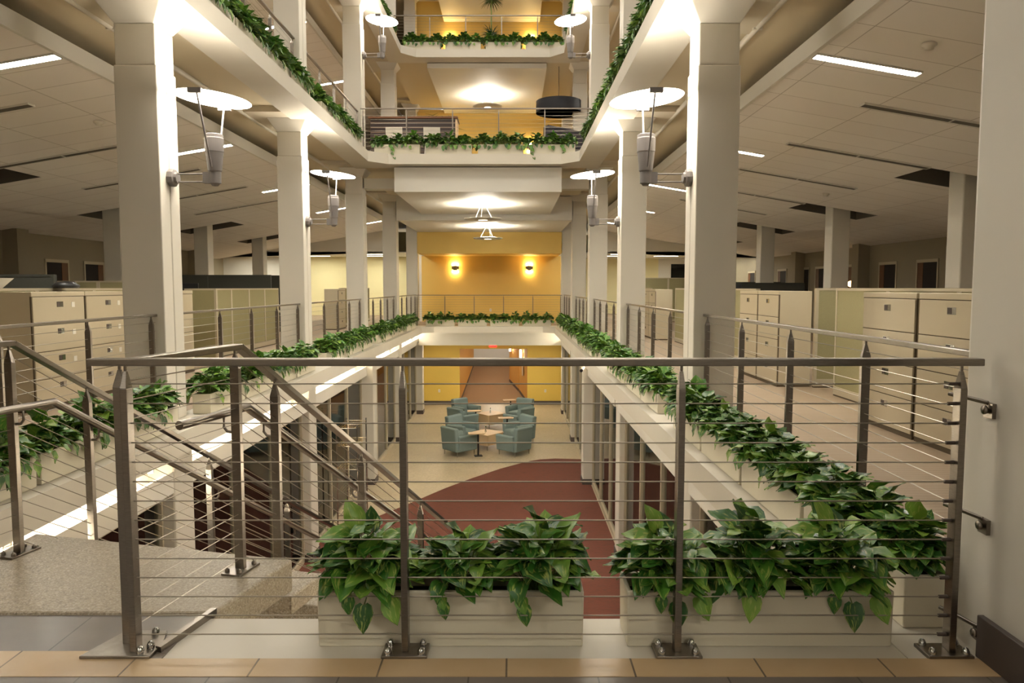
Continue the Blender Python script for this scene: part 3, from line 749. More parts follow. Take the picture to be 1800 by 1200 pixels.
# ---------------------------------------------------------------- torchiere wall lamps on the columns
def make_lamp():
    t = thing('wall_lamp', 'x', 'lamp', (0, 0, 0), 0, 'disc wall lamps on the columns')
    MB().lathe([(0.088, 0.0), (0.092, 0.03), (0.086, 0.055), (0.06, 0.062), (0.055, 0.085), (0.0, 0.085)], (0, 0, 0), 10, 'x', False).build('wall_bracket', 'lampgrey', t, 0, False)
    a = MB()
    for z in (-0.04, 0.04): a.tube([(0.05, 0, z), (0.38, 0, z)], 0.007, 8)
    a.box(0.345, 0.42, -0.03, 0.03, -0.055, 0.055).build('arm', 'lampgrey', t, 0.0, False)
    h = MB().lathe([(0.0, -0.085), (0.03, -0.08), (0.045, -0.06), (0.058, -0.055), (0.06, 0.06), (0.068, 0.07), (0.087, 0.25), (0.087, 0.255), (0.091, 0.26), (0.094, 0.39), (0.090, 0.40), (0.090, 0.43), (0.080, 0.435), (0.078, 0.36), (0.0, 0.35)], (0.46, 0, 0), 32, 'z', False).build('housing', 'lampgrey', t, 0, False)
    MB().lathe([(0.074, 0.362), (0.0, 0.366)], (0.46, 0, 0), 20).build('bulb', 'pend', h, 0, False)
    d = MB().lathe([(0.0, -0.004), (0.365, -0.001), (0.372, 0.006), (0.365, 0.012), (0.0, 0.014)], (0, 0, 0), 40)
    d.xf(Matrix.Translation((0.46, 0, 0.78)) @ Matrix.Rotation(0.10, 4, 'Y')); d.build('disc_shade', 'disc', t, 0, False)
    for s in (-1, 1):
        MB().tube([(0.46, s * 0.085, 0.10), (0.46 - 0.02, s * 0.33, 0.765)], 0.010, 8).box(0.37, 0.50, s * 0.365 - 0.02, s * 0.365 + 0.02, 0.755, 0.80).build('rod', 'lampgrey', t, 0, False)
    return t
LP = Proto(make_lamp())
for li, rows in ((0, (1, 2)), (1, (1, 2, 3))):  # the nearer two second-level pairs are out of view, added for their light
    z0 = LV[li][0]; hz = 2.48 if li == 0 else 2.42
    for n in rows:
        for side in (-1, 1):
            x = XL if side < 0 else XR
            LP.put((x, YC[n] + 0.21, z0 + hz), 0 if side < 0 else PI, 'disc-topped wall lamp on the %s column of the %s row, %s' % (ORD[n - 1], 'left' if side < 0 else 'right', NAMES[li]))

# ---------------------------------------------------------------- ceiling fixtures
def make_fix(lit, mat='fix'):
    t = thing('ceiling_light', 'x', 'ceiling light', (0, 0, 0), 0, 'lit linear ceiling lights' if lit else 'unlit linear ceiling lights')
    MB().box(-0.585, 0.585, -0.075, -0.065, -0.012, 0.02).box(-0.585, 0.585, 0.065, 0.075, -0.012, 0.02).box(-0.585, -0.575, -0.065, 0.065, -0.012, 0.02).box(0.575, 0.585, -0.065, 0.065, -0.012, 0.02).build('frame', 'white', t, 0, False)
    MB().box(-0.575, 0.575, -0.065, 0.065, -0.006, 0.02).build('diffuser', mat if lit else 'plenum', t, 0, False)
    return t
FX = Proto(make_fix(True)); FU = Proto(make_fix(False)); FF = Proto(make_fix(True, 'far'))
sl = math.atan(0.17)
def put_fix(pr, x, y, li, side, label):
    z = ZF[li, side](x) - 0.012
    o = pr.put((x, y, z), 0, label); o.rotation_euler = (0, sl * (1 if side > 0 else -1), 0); return o
for li in range(3):
    for side in (-1, 1):
        sn = 'left' if side < 0 else 'right'
        for k in range(5):
            y = 8.14 + 4.93 * k
            if li and k > 3: continue
            put_fix(FX, 3.87 if side > 0 else -5.52, y, li, side, 'lit linear light in the %s %s office ceiling, %s from the camera' % (sn, NAMES[li], ORD[k]))
        if li == 0:
            for c, x in enumerate((5.03, 6.18)):
                for k in range(6):
                    y = 6.95 + 2.515 * k
                    put_fix(FU, x if side > 0 else -x - 1.66, y, 0, side, 'unlit linear fixture, %s office ceiling, %s row from the atrium, %s from camera' % (sn, ORD[c], ORD[k]))
q = 0
for side in (-1, 1):
    for i, x in enumerate((5.0, 7.3, 9.6)):
        for j, y in enumerate((32.8, 34.7)):
            xx = x if side > 0 else (-6.3, -9.2, -12.3)[i]
            FF.put((xx, y, 2.855), 0, 'bright light under the far low %s ceiling, %s along, %s row' % ('left' if side < 0 else 'right', ORD[i], 'nearer' if j == 0 else 'farther'))
M['fillglow'] = emit('added_fill_diffuser', (255, 246, 232), 6.0)
GL = Proto(make_fix(True, 'fillglow'))  # unseen fixtures added to brighten the scene, walkway and lower rooms
for i, x in enumerate((-2.4, -0.8, 0.8)):
    for j, y in enumerate((-1.0, -4.0, -7.0)):
        GL.put((x, y, 4.066), 0, 'added linear fill light over the walkway behind the camera, %s across, %s row' % (ORD[i], ORD[j]))
for li in range(2):  # out-of-view office fixtures added behind the camera for more light
    for side in (-1, 1):
        for k in range(2): put_fix(FX, 3.87 if side > 0 else -5.52, -1.72 - 4.93 * k, li, side, 'added linear fill light behind the camera over the %s %s office, %s back' % ('left' if side < 0 else 'right', NAMES[li], ORD[k]))
for side in (-1, 1):  # lower-room ceilings are hidden; these lights are added for brightness
    for i in range(5):
        for j in range(2):
            GL.put(((-5.0 - 1.7 * j) if side < 0 else (3.3 + 1.6 * j), 4.9 + 4.93 * i, -0.812), PI / 2, 'added linear fill light in the %s lower rooms, %s bay, %s row' % ('left' if side < 0 else 'right', ORD[i], ORD[j]))
M['lower'] = emit('added_lower_diffuser', (255, 244, 224), 24.0)
GB = Proto(make_fix(True, 'lower'))  # hidden corridor and back-ceiling lights, added to lift the ground floor
for i, y in enumerate((31.5, 34.5, 37.5, 41.0, 45.0)): GB.put((-0.9, y, ztop + 0.01), PI / 2, 'added linear fill light in the corridor ceiling, %s from the atrium' % ORD[i])
for i, x in enumerate((-2.6, -0.8, 1.0)): GB.put((x, 27.6, -0.73), 0, 'added linear fill light under the lower back ceiling, %s from the left' % ORD[i])
# smoke detectors
SDm = MB().lathe([(0.07, 0.0), (0.07, -0.025), (0.045, -0.035), (0.04, -0.06), (0.0, -0.062)], (0, 0, 0), 16)
sdm = SDm.mesh('smoke_detector', 'stoolwhite')
for x, y, side, w in ((4.1, 7.35, 1, 'near the brightest right light'), (6.6, 15.5, 1, 'deep in the right office'), (-6.8, 14.2, -1, 'deep in the left office'), (-5.9, 10.6, -1, 'near the left bulkhead')):
    o = bpy.data.objects.new('smoke_detector', sdm); COL.objects.link(o); o.location = (x, y, ZF[0, side](x)); tag(o, 'round white smoke detector on the sloped ceiling %s' % w, 'smoke detector', 'smoke detectors')

# ---------------------------------------------------------------- disc pendants and drum
def make_pend():
    t = thing('disc_pendant', 'x', 'pendant light', (0, 0, 0), 0, 'disc pendants')
    d = MB().lathe([(0.20, -0.03), (0.44, -0.028), (0.49, -0.005), (0.49, 0.012), (0.46, 0.015), (0.20, 0.015)], (0, 0, 0), 40).build('disc', 'white', t, 0, False)
    MB().lathe([(0.0, 0.016), (0.36, 0.016), (0.36, 0.024), (0.0, 0.026)], (0, 0, 0), 32).build('up_light', 'pend', t, 0, False)
    MB().lathe([(0.0, -0.030), (0.12, -0.030), (0.20, -0.026), (0.20, -0.015), (0.0, -0.015)], (0, 0, 0), 32).build('lens', 'pendlens', t, 0, False)
    for k in range(3):
        a = 2 * PI * k / 3 + 0.4
        MB().tube([(0.26 * math.cos(a), 0.26 * math.sin(a), 0.02), (0.06 * math.cos(a), 0.06 * math.sin(a), 0.37)], 0.003, 6).build('wire', 'stoolwhite', t, 0, False)
    MB().lathe([(0.09, 0.36), (0.09, 0.385), (0.0, 0.39)], (0, 0, 0), 20).build('canopy', 'stoolwhite', t, 0, False)
    return t
PP = Proto(make_pend())
PP.put((-0.76, 19.2, 3.15), 0, 'wired white disc pendant under the large white soffit box, main level, nearer of two')
PP.put((-0.80, 24.4, 3.0), 0.5, 'wired white disc pendant in front of the yellow bulkhead, main level, farther of two')
PP.put((-0.82, 25.0, 7.43), 0.2, 'white disc pendant with glowing centre above the second-level yellow lounge')
DX, DY, DZ = 1.40, 22.3, 6.58
t = thing('drum_pendant', 'big charcoal fabric drum pendant over the second-level lounge', 'pendant light', (DX, DY, DZ))
MB().lathe([(0.68, 0.0), (0.68, 0.34), (0.67, 0.34), (0.67, 0.0), (0.68, 0.0)], (DX, DY, DZ), 40).build('drum_shade', 'drum', t)
MB().lathe([(0.0, 0.012), (0.67, 0.012), (0.67, 0.02), (0.0, 0.02)], (DX, DY, DZ), 40).build('diffuser', 'drumlight', t)
MB().tube([(DX, DY, DZ + 0.02), (DX, DY, 7.95)], 0.008, 6).build('cord', 'black', t)
# wall sconces on the yellow walls
def make_sconce():
    t = thing('wall_sconce', 'x', 'wall light', (0, 0, 0), 0, 'box sconces on the yellow walls')
    MB().box(-0.075, 0.075, -0.12, -0.03, -0.10, 0.10).box(-0.14, 0.14, -0.09, 0.0, -0.045, 0.075).build('body', 'lampgrey', t, 0.006, False)
    MB().box(-0.12, 0.12, -0.10, -0.02, 0.10, 0.19).build('upper_glass', 'sconce', t, 0.006, False)
    MB().box(-0.12, 0.12, -0.10, -0.02, -0.18, -0.10).build('lower_glass', 'sconce', t, 0.006, False)
    return t
SC = Proto(make_sconce())
for z, y, nm in ((2.14, 29.3, 'main-level'), (6.55, 27.6, 'second-level'), (10.42, 27.6, 'third-level')):
    for x, s_ in ((-2.27, 'left'), (0.69, 'right')):
        SC.put((x, y, z), 0, 'glowing box sconce on the %s yellow wall, %s of the pair' % (nm, s_))

# ---------------------------------------------------------------- filing cabinets and partitions
def make_cab(w=0.98, nd=4, h=1.32):
    t = thing('filing_cabinet', 'x', 'filing cabinet', (0, 0, 0), 0, 'filing cabinets')
    d = 0.45                              # front faces -Y in local space
    MB().box(-w / 2, w / 2, 0.0, d, 0.0, 0.03).build('plinth', 'gap', t, 0, False)
    MB().box(-w / 2, w / 2, 0.012, d, 0.03, h).box(-w / 2, w / 2, -0.006, 0.02, h - 0.05, h).build('body', 'cabinet', t, 0.003, False)
    hh = (h - 0.05 - 0.045) / nd
    for k in range(nd):
        z = 0.045 + hh * k
        dr = MB().box(-w / 2 + 0.015, w / 2 - 0.015, -0.008, 0.02, z, z + hh - 0.008).build('drawer', 'cabinet', t, 0.004, False)
        hn = MB().box(-0.055, 0.0, -0.012, 0.0, z + hh * 0.62, z + hh * 0.78).build('handle', 'dark', dr, 0, False)
        MB().box(-0.055 - 0.004, 0.06, -0.010, 0.0, z + hh * 0.60, z + hh * 0.80).build('label_plate', 'chrome', dr, 0, False)
    MB().box(-w / 2, w / 2, -0.0, 0.014, 0.03, h - 0.05).build('front_reveal', 'gap', t, 0, False)
    return t
CB = Proto(make_cab()); CBs = Proto(make_cab(0.84))
# right side: fronts face -X  -> local -Y to -X : rotate -90deg
rR, rL = -PI / 2, PI / 2
CB.put((3.6, 5.95, 0), rR, 'beige four-drawer filing cabinet nearest the right column, right of the near pair')
CB.put((3.6, 6.97, 0), rR, 'beige four-drawer filing cabinet beyond the nearest one, left of the near pair')
CBs.put((3.66, 10.41, 0), rR, 'beige filing cabinet beside the sage partition, right of the middle pair')
CBs.put((3.66, 11.27, 0), rR, 'beige filing cabinet beside the sage partition, left of the middle pair')
CBs.put((3.72, 19.35, 0), rR, 'beige filing cabinet in the far right bay, nearer of its pair')
CBs.put((3.72, 20.21, 0), rR, 'beige filing cabinet in the far right bay, farther of its pair')
CB.put((-5.2, 8.37, 0), rL, 'beige four-drawer filing cabinet at the near left office, nearest of that row')
CB.put((-5.2, 9.37, 0), rL, 'beige four-drawer filing cabinet at the near left office, second of that row')
CB.put((-5.2, 11.38, 0), rL, 'beige filing cabinet glimpsed just right of the near left column')
CB.put((-5.6, 19.6, 0), rL, 'beige filing cabinet in the third left bay, nearer of the two')
CB.put((-5.6, 24.0, 0), rL, 'beige filing cabinet in the last left bay beside the gallery')
# paper labels stuck on the near left cabinets
for i, (y, z) in enumerate(((8.62, 1.17), (8.62, 0.85), (8.62, 0.53), (9.62, 1.17), (9.62, 0.86), (9.62, 0.55))):
    tag(MB().box(-5.192, -5.188, y - 0.03, y + 0.03, z - 0.03, z + 0.03).build('paper_tag', 'paper'), 'white paper tag on the %s near-left cabinet, %s drawer from the top' % ('nearest' if i < 3 else 'second', ORD[i % 3]), 'tag', 'paper tags')
def partition(ax, c, a0, a1, h, label, mat='fabric', n=1, z0=0.0):
    loc = (c, (a0 + a1) / 2, z0) if ax == 'y' else ((a0 + a1) / 2, c, z0)
    t = thing('cubicle_partition', label, 'partition', loc, 0, 'cubicle partitions')
    fr = MB(); fb = MB(); w = (a1 - a0) / n
    B = (lambda m, p0, p1, th, q0, q1: m.box(c - th, c + th, p0, p1, q0, q1)) if ax == 'y' else (lambda m, p0, p1, th, q0, q1: m.box(p0, p1, c - th, c + th, q0, q1))
    for k in range(n):
        s0, s1 = a0 + w * k, a0 + w * (k + 1)
        B(fr, s0, s0 + 0.035, 0.035, 0.02, h); B(fr, s1 - 0.035, s1, 0.035, 0.02, h); B(fr, s0 + .035, s1 - .035, 0.035, h - 0.03, h); B(fr, s0 + .035, s1 - .035, 0.035, 0.02, 0.12)
        p = MB(); B(p, s0 + 0.035, s1 - 0.035, 0.028, 0.12, h - 0.03); p.build('fabric_panel', mat, t)
    fr.build('frame', 'fabricdk' if mat == 'fabricdk' else 'frame', t); b = MB(); B(b, a0, a1, 0.03, 0.0, 0.02); b.build('foot', 'gap', t)
    return t
partition('y', -5.76, 12.9, 17.9, 1.35, 'sage fabric partition run along the left aisle in the second bay', n=5)
partition('y', -5.76, 18.3, 19.0, 1.35, 'short sage partition at the start of the third left bay')
partition('x', 12.85, -5.72, -5.2, 1.35, 'narrow shaded sage partition end beside the left column', 'fabric')
partition('y', -5.76, 7.6, 12.4, 1.36, 'sage partition standing behind the near left cabinets', n=4)
partition('x', 7.55, -6.8, -5.8, 1.36, 'grey-green partition side at the far left edge', 'fabric')
partition('x', 9.93, 4.13, 6.6, 1.36, 'broad sage partition facing the camera in the right office', n=2)
partition('y', 4.12, 5.4, 9.2, 1.36, 'sage partition behind the near right cabinets', n=3)
partition('y', 4.15, 12.3, 18.4, 1.35, 'sage partition run along the right aisle in the second bay', n=5)
partition('y', 4.2, 22.0, 27.0, 1.35, 'tan lit partition in the far right bay', n=4)
partition('y', -5.9, 25.0, 30.0, 1.35, 'sage partition in the last left bay', n=4)
for i, (x, y, h, m_, w) in enumerate(((-7.6, 9.6, 1.54, 'fabricdk', 'left office behind the near cabinets'), (-8.2, 14.5, 1.5, 'fabric', 'left office behind the first column'), (-8.0, 22.5, 1.74, 'fabricdk', 'left office before the bright end wall'), (-7.6, 18.2, 1.68, 'fabricdk', 'left office nearer the second column'), (6.6, 20.5, 1.5, 'fabricdk', 'right office left of the interior column'), (7.4, 24.5, 1.55, 'fabricdk', 'right office right of the interior column'), (6.2, 29.0, 1.75, 'fabric', 'far right office under the windows'))):
    partition('x', y, x - 1.6, x + 1.6, h, 'taller dark cubicle partition in the %s' % w, m_, 2)
# monitors
def make_mon():
    t = thing('monitor', 'x', 'monitor', (0, 0, 0), 0, 'black monitors')
    MB().box(-0.29, 0.29, -0.02, 0.02, 1.08, 1.46).build('screen', 'black', t, 0.006, False)
    MB().box(-0.03, 0.03, 0.02, 0.05, 0.74, 1.25).box(-0.12, 0.12, -0.09, 0.11, 0.73, 0.745).build('stand', 'black', t, 0, False)
    return t
MO = Proto(make_mon())
def desk(x0, x1, y0, y1, label):
    t = thing('desk', label, 'desk', ((x0 + x1) / 2, (y0 + y1) / 2, 0), 0, 'office desks')
    MB().box(x0, x1, y0, y1, 0.70, 0.73).build('desktop', 'frame', t, 0.004)
    for x in (x0 + 0.05, x1 - 0.05):
        for y in (y0 + 0.05, y1 - 0.05): MB().box(x - 0.02, x + 0.02, y - 0.02, y + 0.02, 0, 0.70).build('leg', 'black', t)
desk(-8.6, -5.95, 15.2, 16.0, 'desk behind the left sage partition run'); desk(-9.6, -6.0, 19.4, 20.2, 'desk deeper in the left office behind the third bay')
desk(4.4, 7.2, 18.4, 19.2, 'desk in the right office near the interior column')
for i, (x, y) in enumerate(((-7.0, 15.6), (-7.9, 15.6))): MO.put((x, y, 0), 0.1, 'black monitor above the left sage partition, %s of two' % ('right' if i == 0 else 'left'))
MO.put((-8.6, 19.8, 0), 0.1, 'black monitor deep in the left office'); MO.put((5.6, 18.8, 0), -0.2, 'black monitor deep in the right office')
# document holder and small items on the near left cabinets
t = thing('paper_tray', 'folded white paper tray on top of the left cabinets', 'tray', (-5.55, 7.75, 1.36))
b = MB().frustum((-5.62, -5.48, 7.70, 7.85), (-5.72, -5.38, 7.66, 7.9), 1.36, 1.47).build('tray', 'paper', t)
MB().box(-5.60, -5.54, 7.68, 7.69, 1.36, 1.42).build('card', 'white', t)
o = MB().lathe([(0.0, 0.0), (0.14, 0.0), (0.16, 0.03), (0.1, 0.08), (0.0, 0.09)], (-5.62, 9.2, 1.36), 12).build('black_bag', 'black'); tag(o, 'low black bag lying on the near left partition top', 'bag')
o = MB().box(-5.60, -5.45, 13.9, 14.1, 1.36, 1.44).build('book_stack', 'doorwood'); bpy.data.objects.remove(o)
# office chair glimpsed in the right far bay
t = thing('office_chair', 'black office chair glimpsed behind the far right cabinets', 'chair', (4.55, 18.0, 0))
MB().box(4.32, 4.78, 18.2, 18.26, 0.55, 1.1).build('backrest', 'black', t, 0.02); MB().box(4.3, 4.8, 17.75, 18.2, 0.44, 0.52).build('seat', 'black', t, 0.02)
MB().tube([(4.55, 18, 0.05), (4.55, 18, 0.45)], 0.025, 8).build('column', 'black', t)
b = MB()
for k in range(5): b.tube([(4.55, 18, 0.08), (4.55 + .28 * math.cos(k * 1.257), 18 + .28 * math.sin(k * 1.257), 0.03)], 0.018, 6)
b.build('base', 'black', t)
# office doors along the outer walls
DN = 0
def door(x, y, side, w=0.9, mat='doorwood', lit=False):
    global DN
    DN += 1
    d = -1 if side > 0 else 1
    t = MB().box(*sorted((x, x + d * 0.03)), y - w / 2 - 0.05, y - w / 2, 0, 2.06).box(*sorted((x, x + d * 0.03)), y + w / 2, y + w / 2 + 0.05, 0, 2.06).box(*sorted((x, x + d * 0.03)), y - w / 2 - 0.05, y + w / 2 + 0.05, 2.02, 2.10).build('door_%d' % DN, 'frame'); t['kind'] = 'structure'
    MB().box(*sorted((x, x + d * 0.012)), y - w / 2, y + w * .22, 0, 2.02).build('opening', 'doordark', t)
    MB().box(*sorted((x, x + d * 0.018)), y + w * .22, y + w / 2, 0, 2.02).build('leaf', mat, t)
for y in (19.0, 21.0, 23.0, 25.5, 27.0, 29.2, 32.9): door(XWR, y, 1)
for y in (19.2, 20.9, 24.2): door(XWL, y, -1)
door(-14.2, 34.0, -1)
o = MB().lathe([(0.0, -0.1), (0.07, -0.07), (0.1, 0), (0.07, 0.07), (0.0, 0.1)], (XWR - 0.25, 22.75, 1.48), 16); t = thing('globe_lamp', 'small glowing globe lamp in a dark right doorway', 'lamp', (XWR - 0.25, 22.75, 1.4)); o.build('globe', 'orb', t)
MB().tube([(XWR - .25, 22.75, 0.0), (XWR - .25, 22.75, 1.4)], 0.012, 8).build('stem', 'black', t)
# far right windows
w = MB().box(8.2, 8.25, 37.96, 38.0, 1.6, 2.6).box(9.2, 9.25, 37.96, 38, 1.6, 2.6).box(10.2, 10.25, 37.96, 38, 1.6, 2.6).box(8.2, 10.25, 37.96, 38, 1.55, 1.62).box(8.2, 10.25, 37.96, 38, 2.58, 2.62).build('window_30', 'white'); w['kind'] = 'structure'
MB().box(8.25, 10.2, 37.975, 37.985, 1.62, 2.58).build('pane', 'glass', w); MB().box(8.2, 10.25, 37.99, 37.998, 1.6, 2.6).build('night_view', 'doordark', w)

# ---------------------------------------------------------------- ground floor furniture
def make_armchair():
    t = thing('armchair', 'x', 'armchair', (0, 0, 0), 0, 'grey-blue lounge chairs')   # faces -Y
    MB().box(-0.27, 0.27, -0.36, 0.20, 0.16, 0.42).build('seat', 'chair', t, 0.05, False, 3)
    bk = MB().slant([(0.16, 0.14), (0.36, 0.14), (0.42, 0.74), (0.44, 0.80), (0.36, 0.82), (0.27, 0.80)], 'x', -0.34, 0.34).build('backrest', 'chair', t, 0.035, False, 3)
    for s in (-1, 1):
        p = [(s * 0.25, 0.14), (s * 0.36, 0.14), (s * 0.40, 0.50), (s * 0.41, 0.57), (s * 0.34, 0.60), (s * 0.27, 0.575), (s * 0.25, 0.5)]
        if s > 0: p = p[::-1]
        MB().slant(p, 'y', -0.36, 0.30).build('armrest', 'chair', t, 0.03, False, 3)
    for x in (-0.3, 0.3):
        for y in (-0.3, 0.3): MB().tube([(x, y, 0.0), (x, y, 0.15)], [0.014, 0.02], 8).build('leg', 'chrome', t, 0, False)
    return t
AC = Proto(make_armchair())
chairs = [((-1.50, 20.45), 2.30, 'front left, its back to the camera'), ((0.06, 20.45), -2.30, 'front right, its back to the camera'),
          ((-1.52, 22.0), 0.95, 'behind the front left one, angled to the near table'), ((0.22, 22.0), -0.95, 'behind the front right one, angled to the near table'),
          ((-1.62, 23.75), 2.35, 'third back on the left side of the far table'), ((0.22, 23.75), -2.35, 'third back on the right side of the far table'),
          ((-1.62, 25.35), 0.8, 'farthest back on the left'), ((0.28, 25.35), -0.6, 'farthest back on the right')]
for (p, a, w) in chairs: AC.put((p[0], p[1], F0), a, 'grey-blue armchair %s' % w)
def make_table():
    t = thing('cube_table', 'x', 'table', (0, 0, 0), 0, 'maple cube tables')
    MB().box(-0.37, 0.37, -0.37, 0.37, 0.43, 0.46).build('top', 'maple', t, 0.006, False)
    MB().box(-0.35, 0.35, -0.35, 0.35, 0.14, 0.165).box(-0.35, -0.33, -0.35, 0.35, 0.165, 0.43).box(-0.33, 0.35, -0.35, -0.33, 0.165, 0.43).box(-0.33, 0.33, 0.10, 0.12, 0.165, 0.43).build('body', 'maple', t, 0, False)
    for x in (-0.3, 0.3):
        for y in (-0.3, 0.3): MB().tube([(x, y, 0), (x, y, 0.14)], 0.018, 8).build('leg', 'chrome', t, 0, False)
    return t
TB = Proto(make_table())
TB.put((-0.76, 21.3, F0), PI / 4 + 0.1, 'maple cube table with open side between the near armchairs')
TB.put((-0.72, 24.6, F0), PI / 4 - 0.1, 'maple cube table with open side between the far armchairs')
for (x, y), w in (((-0.78, 21.3), 'near'), ((-0.74, 24.6), 'far')):
    t = thing('bud_vase', 'small vase with a sprig on the %s cube table' % w, 'vase', (x, y, F0 + 0.46), 0, 'bud vases')
    MB().lathe([(0.02, 0), (0.028, 0.04), (0.012, 0.09), (0.014, 0.10)], (x, y, F0 + 0.46), 10).build('vase', 'glass', t)
    MB().tube([(x, y, F0 + 0.5), (x + .01, y, F0 + 0.64)], 0.004, 5).box(x - .012, x + .02, y - .005, y + .005, F0 + .6, F0 + .64).build('sprig', 'frond', t)
def make_tablet():
    t = thing('tablet_stand', 'x', 'side table', (0, 0, 0), 0, 'swivel tablet tables')
    MB().prism([(-0.24, -0.13), (0.20, -0.15), (0.26, 0.0), (0.18, 0.14), (-0.22, 0.13)], 0.64, 0.665).build('tablet', 'maple', t, 0.004, False)
    MB().tube([(0.05, 0, 0.0), (0.05, 0, 0.64)], 0.025, 8).build('post', 'black', t, 0, False)
    MB().box(-0.06, 0.16, -0.09, 0.09, 0.0, 0.02).build('foot', 'black', t, 0, False)
    return t
TS = Proto(make_tablet())
TS.put((-1.0, 20.2, F0), 0.2, 'maple tablet on black post beside the front left armchair')
TS.put((-0.20, 22.6, F0), 0.2, 'maple tablet on black post beside the second right armchair')
TS.put((-1.25, 23.9, F0), 0.2, 'maple tablet on black post beside the third left armchair')
TS.put((-0.10, 26.2, F0), 0.2, 'maple tablet on black post beside the farthest right armchair')
# exit sign
t = thing('exit_sign', 'red lit exit sign hanging at the mouth of the corridor', 'sign', (-0.74, 28.3, -0.86))
MB().box(-0.89, -0.60, 28.29, 28.33, -0.95, -0.78).build('housing', 'red_sign', t, 0.006)
MB().tube([(-0.745, 28.31, -0.78), (-0.745, 28.31, -0.68)], 0.012, 6).build('stem', 'stoolwhite', t)
cu = bpy.data.curves.new('lettering', 'FONT'); cu.body = 'EXIT'; cu.size = 0.13; cu.extrude = 0.003; cu.align_x = 'CENTER'; cu.align_y = 'CENTER'
tmp = bpy.data.objects.new('lettering_curve', cu); COL.objects.link(tmp); lm = bpy.data.meshes.new_from_object(tmp); bpy.data.objects.remove(tmp)
o = bpy.data.objects.new('lettering', lm); COL.objects.link(o); lm.materials.clear(); lm.materials.append(M['signwhite']); o.parent = t; o.location = (0.0, -0.015, -0.005); o.rotation_euler = (PI / 2, 0, 0)
# corridor lights, cabinet, sockets
for (x, y), w in (((0.44, 31.0), 'nearer'), ((-0.02, 35.2), 'farther')):
    t = thing('corridor_sconce', 'bright sconce on the right corridor wall, %s of two' % w, 'wall light', (x, y, -1.6), 0, 'corridor sconces')
    MB().box(x - 0.12, x - 0.02, y - 0.06, y + 0.06, -1.72, -1.28).build('glow_shade', 'hallglow', t, 0.01); MB().box(x - 0.02, x + 0.0, y - 0.07, y + 0.07, -1.6, -1.4).build('back_plate', 'white', t)
o = MB().box(0.42, 0.46, 30.6, 31.0, F0 + 1.0, F0 + 1.55).build('wall_cabinet', 'stoolwhite'); tag(o, 'white box fixed to the orange corridor wall', 'box')
for x, y, z, w in ((-2.95, 29.29, F0 + 0.55, 'left lower yellow wall'), (1.35, 29.29, F0 + 0.55, 'right lower yellow wall'), (-0.86, 29.29, 0.46, 'upper yellow wall')):
    t = thing('wall_socket', 'white socket plate on the %s' % w, 'socket', (x, y, z), 0, 'socket plates')
    MB().box(x - 0.04, x + 0.04, y - 0.008, y + 0.01, z - 0.06, z + 0.06).build('plate', 'stoolwhite', t, 0.003)
    MB().box(x - 0.015, x + 0.015, y - 0.011, y - 0.006, z + 0.01, z + 0.035).box(x - 0.015, x + 0.015, y - 0.011, y - 0.006, z - 0.035, z - 0.01).build('outlet', 'frame', t)
t = thing('security_camera', 'small white security camera with black lens on the lower right column', 'camera', (1.66, 16.9, -0.55))
MB().tube([(1.70, 17.15, -0.5), (1.62, 16.85, -0.55)], 0.035, 12).build('body', 'stoolwhite', t); MB().tube([(1.62, 16.85, -0.55), (1.605, 16.80, -0.558)], 0.038, 12).build('lens', 'black', t)
# wire rack on castors
t = thing('wire_rack', 'chrome wire shelving rack on castors by the left lower glazing', 'rack', (-3.1, 14.0, F0))
for x in (-3.36, -2.96):
    for y in (13.75, 14.6):
        p = MB().tube([(x, y, F0 + 0.1), (x, y, F0 + 2.1)], 0.014, 8).build('upright', 'chrome', t)
        MB().lathe([(0.0, -0.02), (0.045, -0.02), (0.045, 0.02), (0.0, 0.02)], (x, y, F0 + 0.047), 12, 'x').build('castor', 'black', p)
for z in (0.35, 0.8, 1.25, 1.7, 2.05):
    s = MB()
    for k in range(9):
        x = -3.36 + 0.05 * k; s.tube([(x, 13.75, F0 + z), (x, 14.6, F0 + z)], 0.004, 4, False)
    for y in (13.75, 14.17, 14.6): s.tube([(-3.36, y, F0 + z - .006), (-2.96, y, F0 + z - .006)], 0.006, 4, False)
    s.build('wire_shelf', 'chrome', t)

# ---------------------------------------------------------------- upper galleries
t = thing('counter', 'long dark striped wood counter on the second-level gallery', 'counter', (-2.4, 18.8, 4.34))
MB().box(-3.55, -1.42, 18.6, 19.2, 4.34, 5.58).build('front_panel', 'stripes', t); MB().box(-3.6, -1.36, 18.55, 19.25, 5.58, 5.63).build('worktop', 'doorwood', t, 0.006); MB().box(-1.42, -1.38, 18.6, 19.2, 4.34, 5.58).build('end_panel', 'maple', t)
def make_stool():
    t = thing('bar_stool', 'x', 'bar stool', (0, 0, 0), 0, 'white bar stools')
    MB().slant([(-0.22, 0.74), (0.2, 0.74), (0.2, 0.77), (-0.2, 0.77), (-0.25, 1.05), (-0.28, 1.05)], 'x', -0.2, 0.2).build('shell_seat', 'stoolwhite', t, 0.01, False)
    for x in (-0.18, 0.18):
        for y in (-0.18, 0.18): MB().tube([(x * 1.1, y * 1.1, 0), (x * 0.8, y * 0.8, 0.75)], 0.011, 6).build('leg', 'stoolwhite', t, 0, False)
    MB().tube([(-0.19, -0.19, 0.25), (0.19, -0.19, 0.25), (0.19, 0.19, 0.25), (-0.19, 0.19, 0.25), (-0.19, -0.19, 0.25)], 0.008, 6).build('footrest', 'stoolwhite', t, 0, False)
    return t
ST = Proto(make_stool()); ST.r.scale = (1, 1, 0.84)
ST.put((-2.85, 18.15, 4.34), 0, 'white bar stool at the dark counter, left of the two'); ST.put((-1.95, 18.15, 4.34), 0.05, 'white bar stool at the dark counter, right of the two')
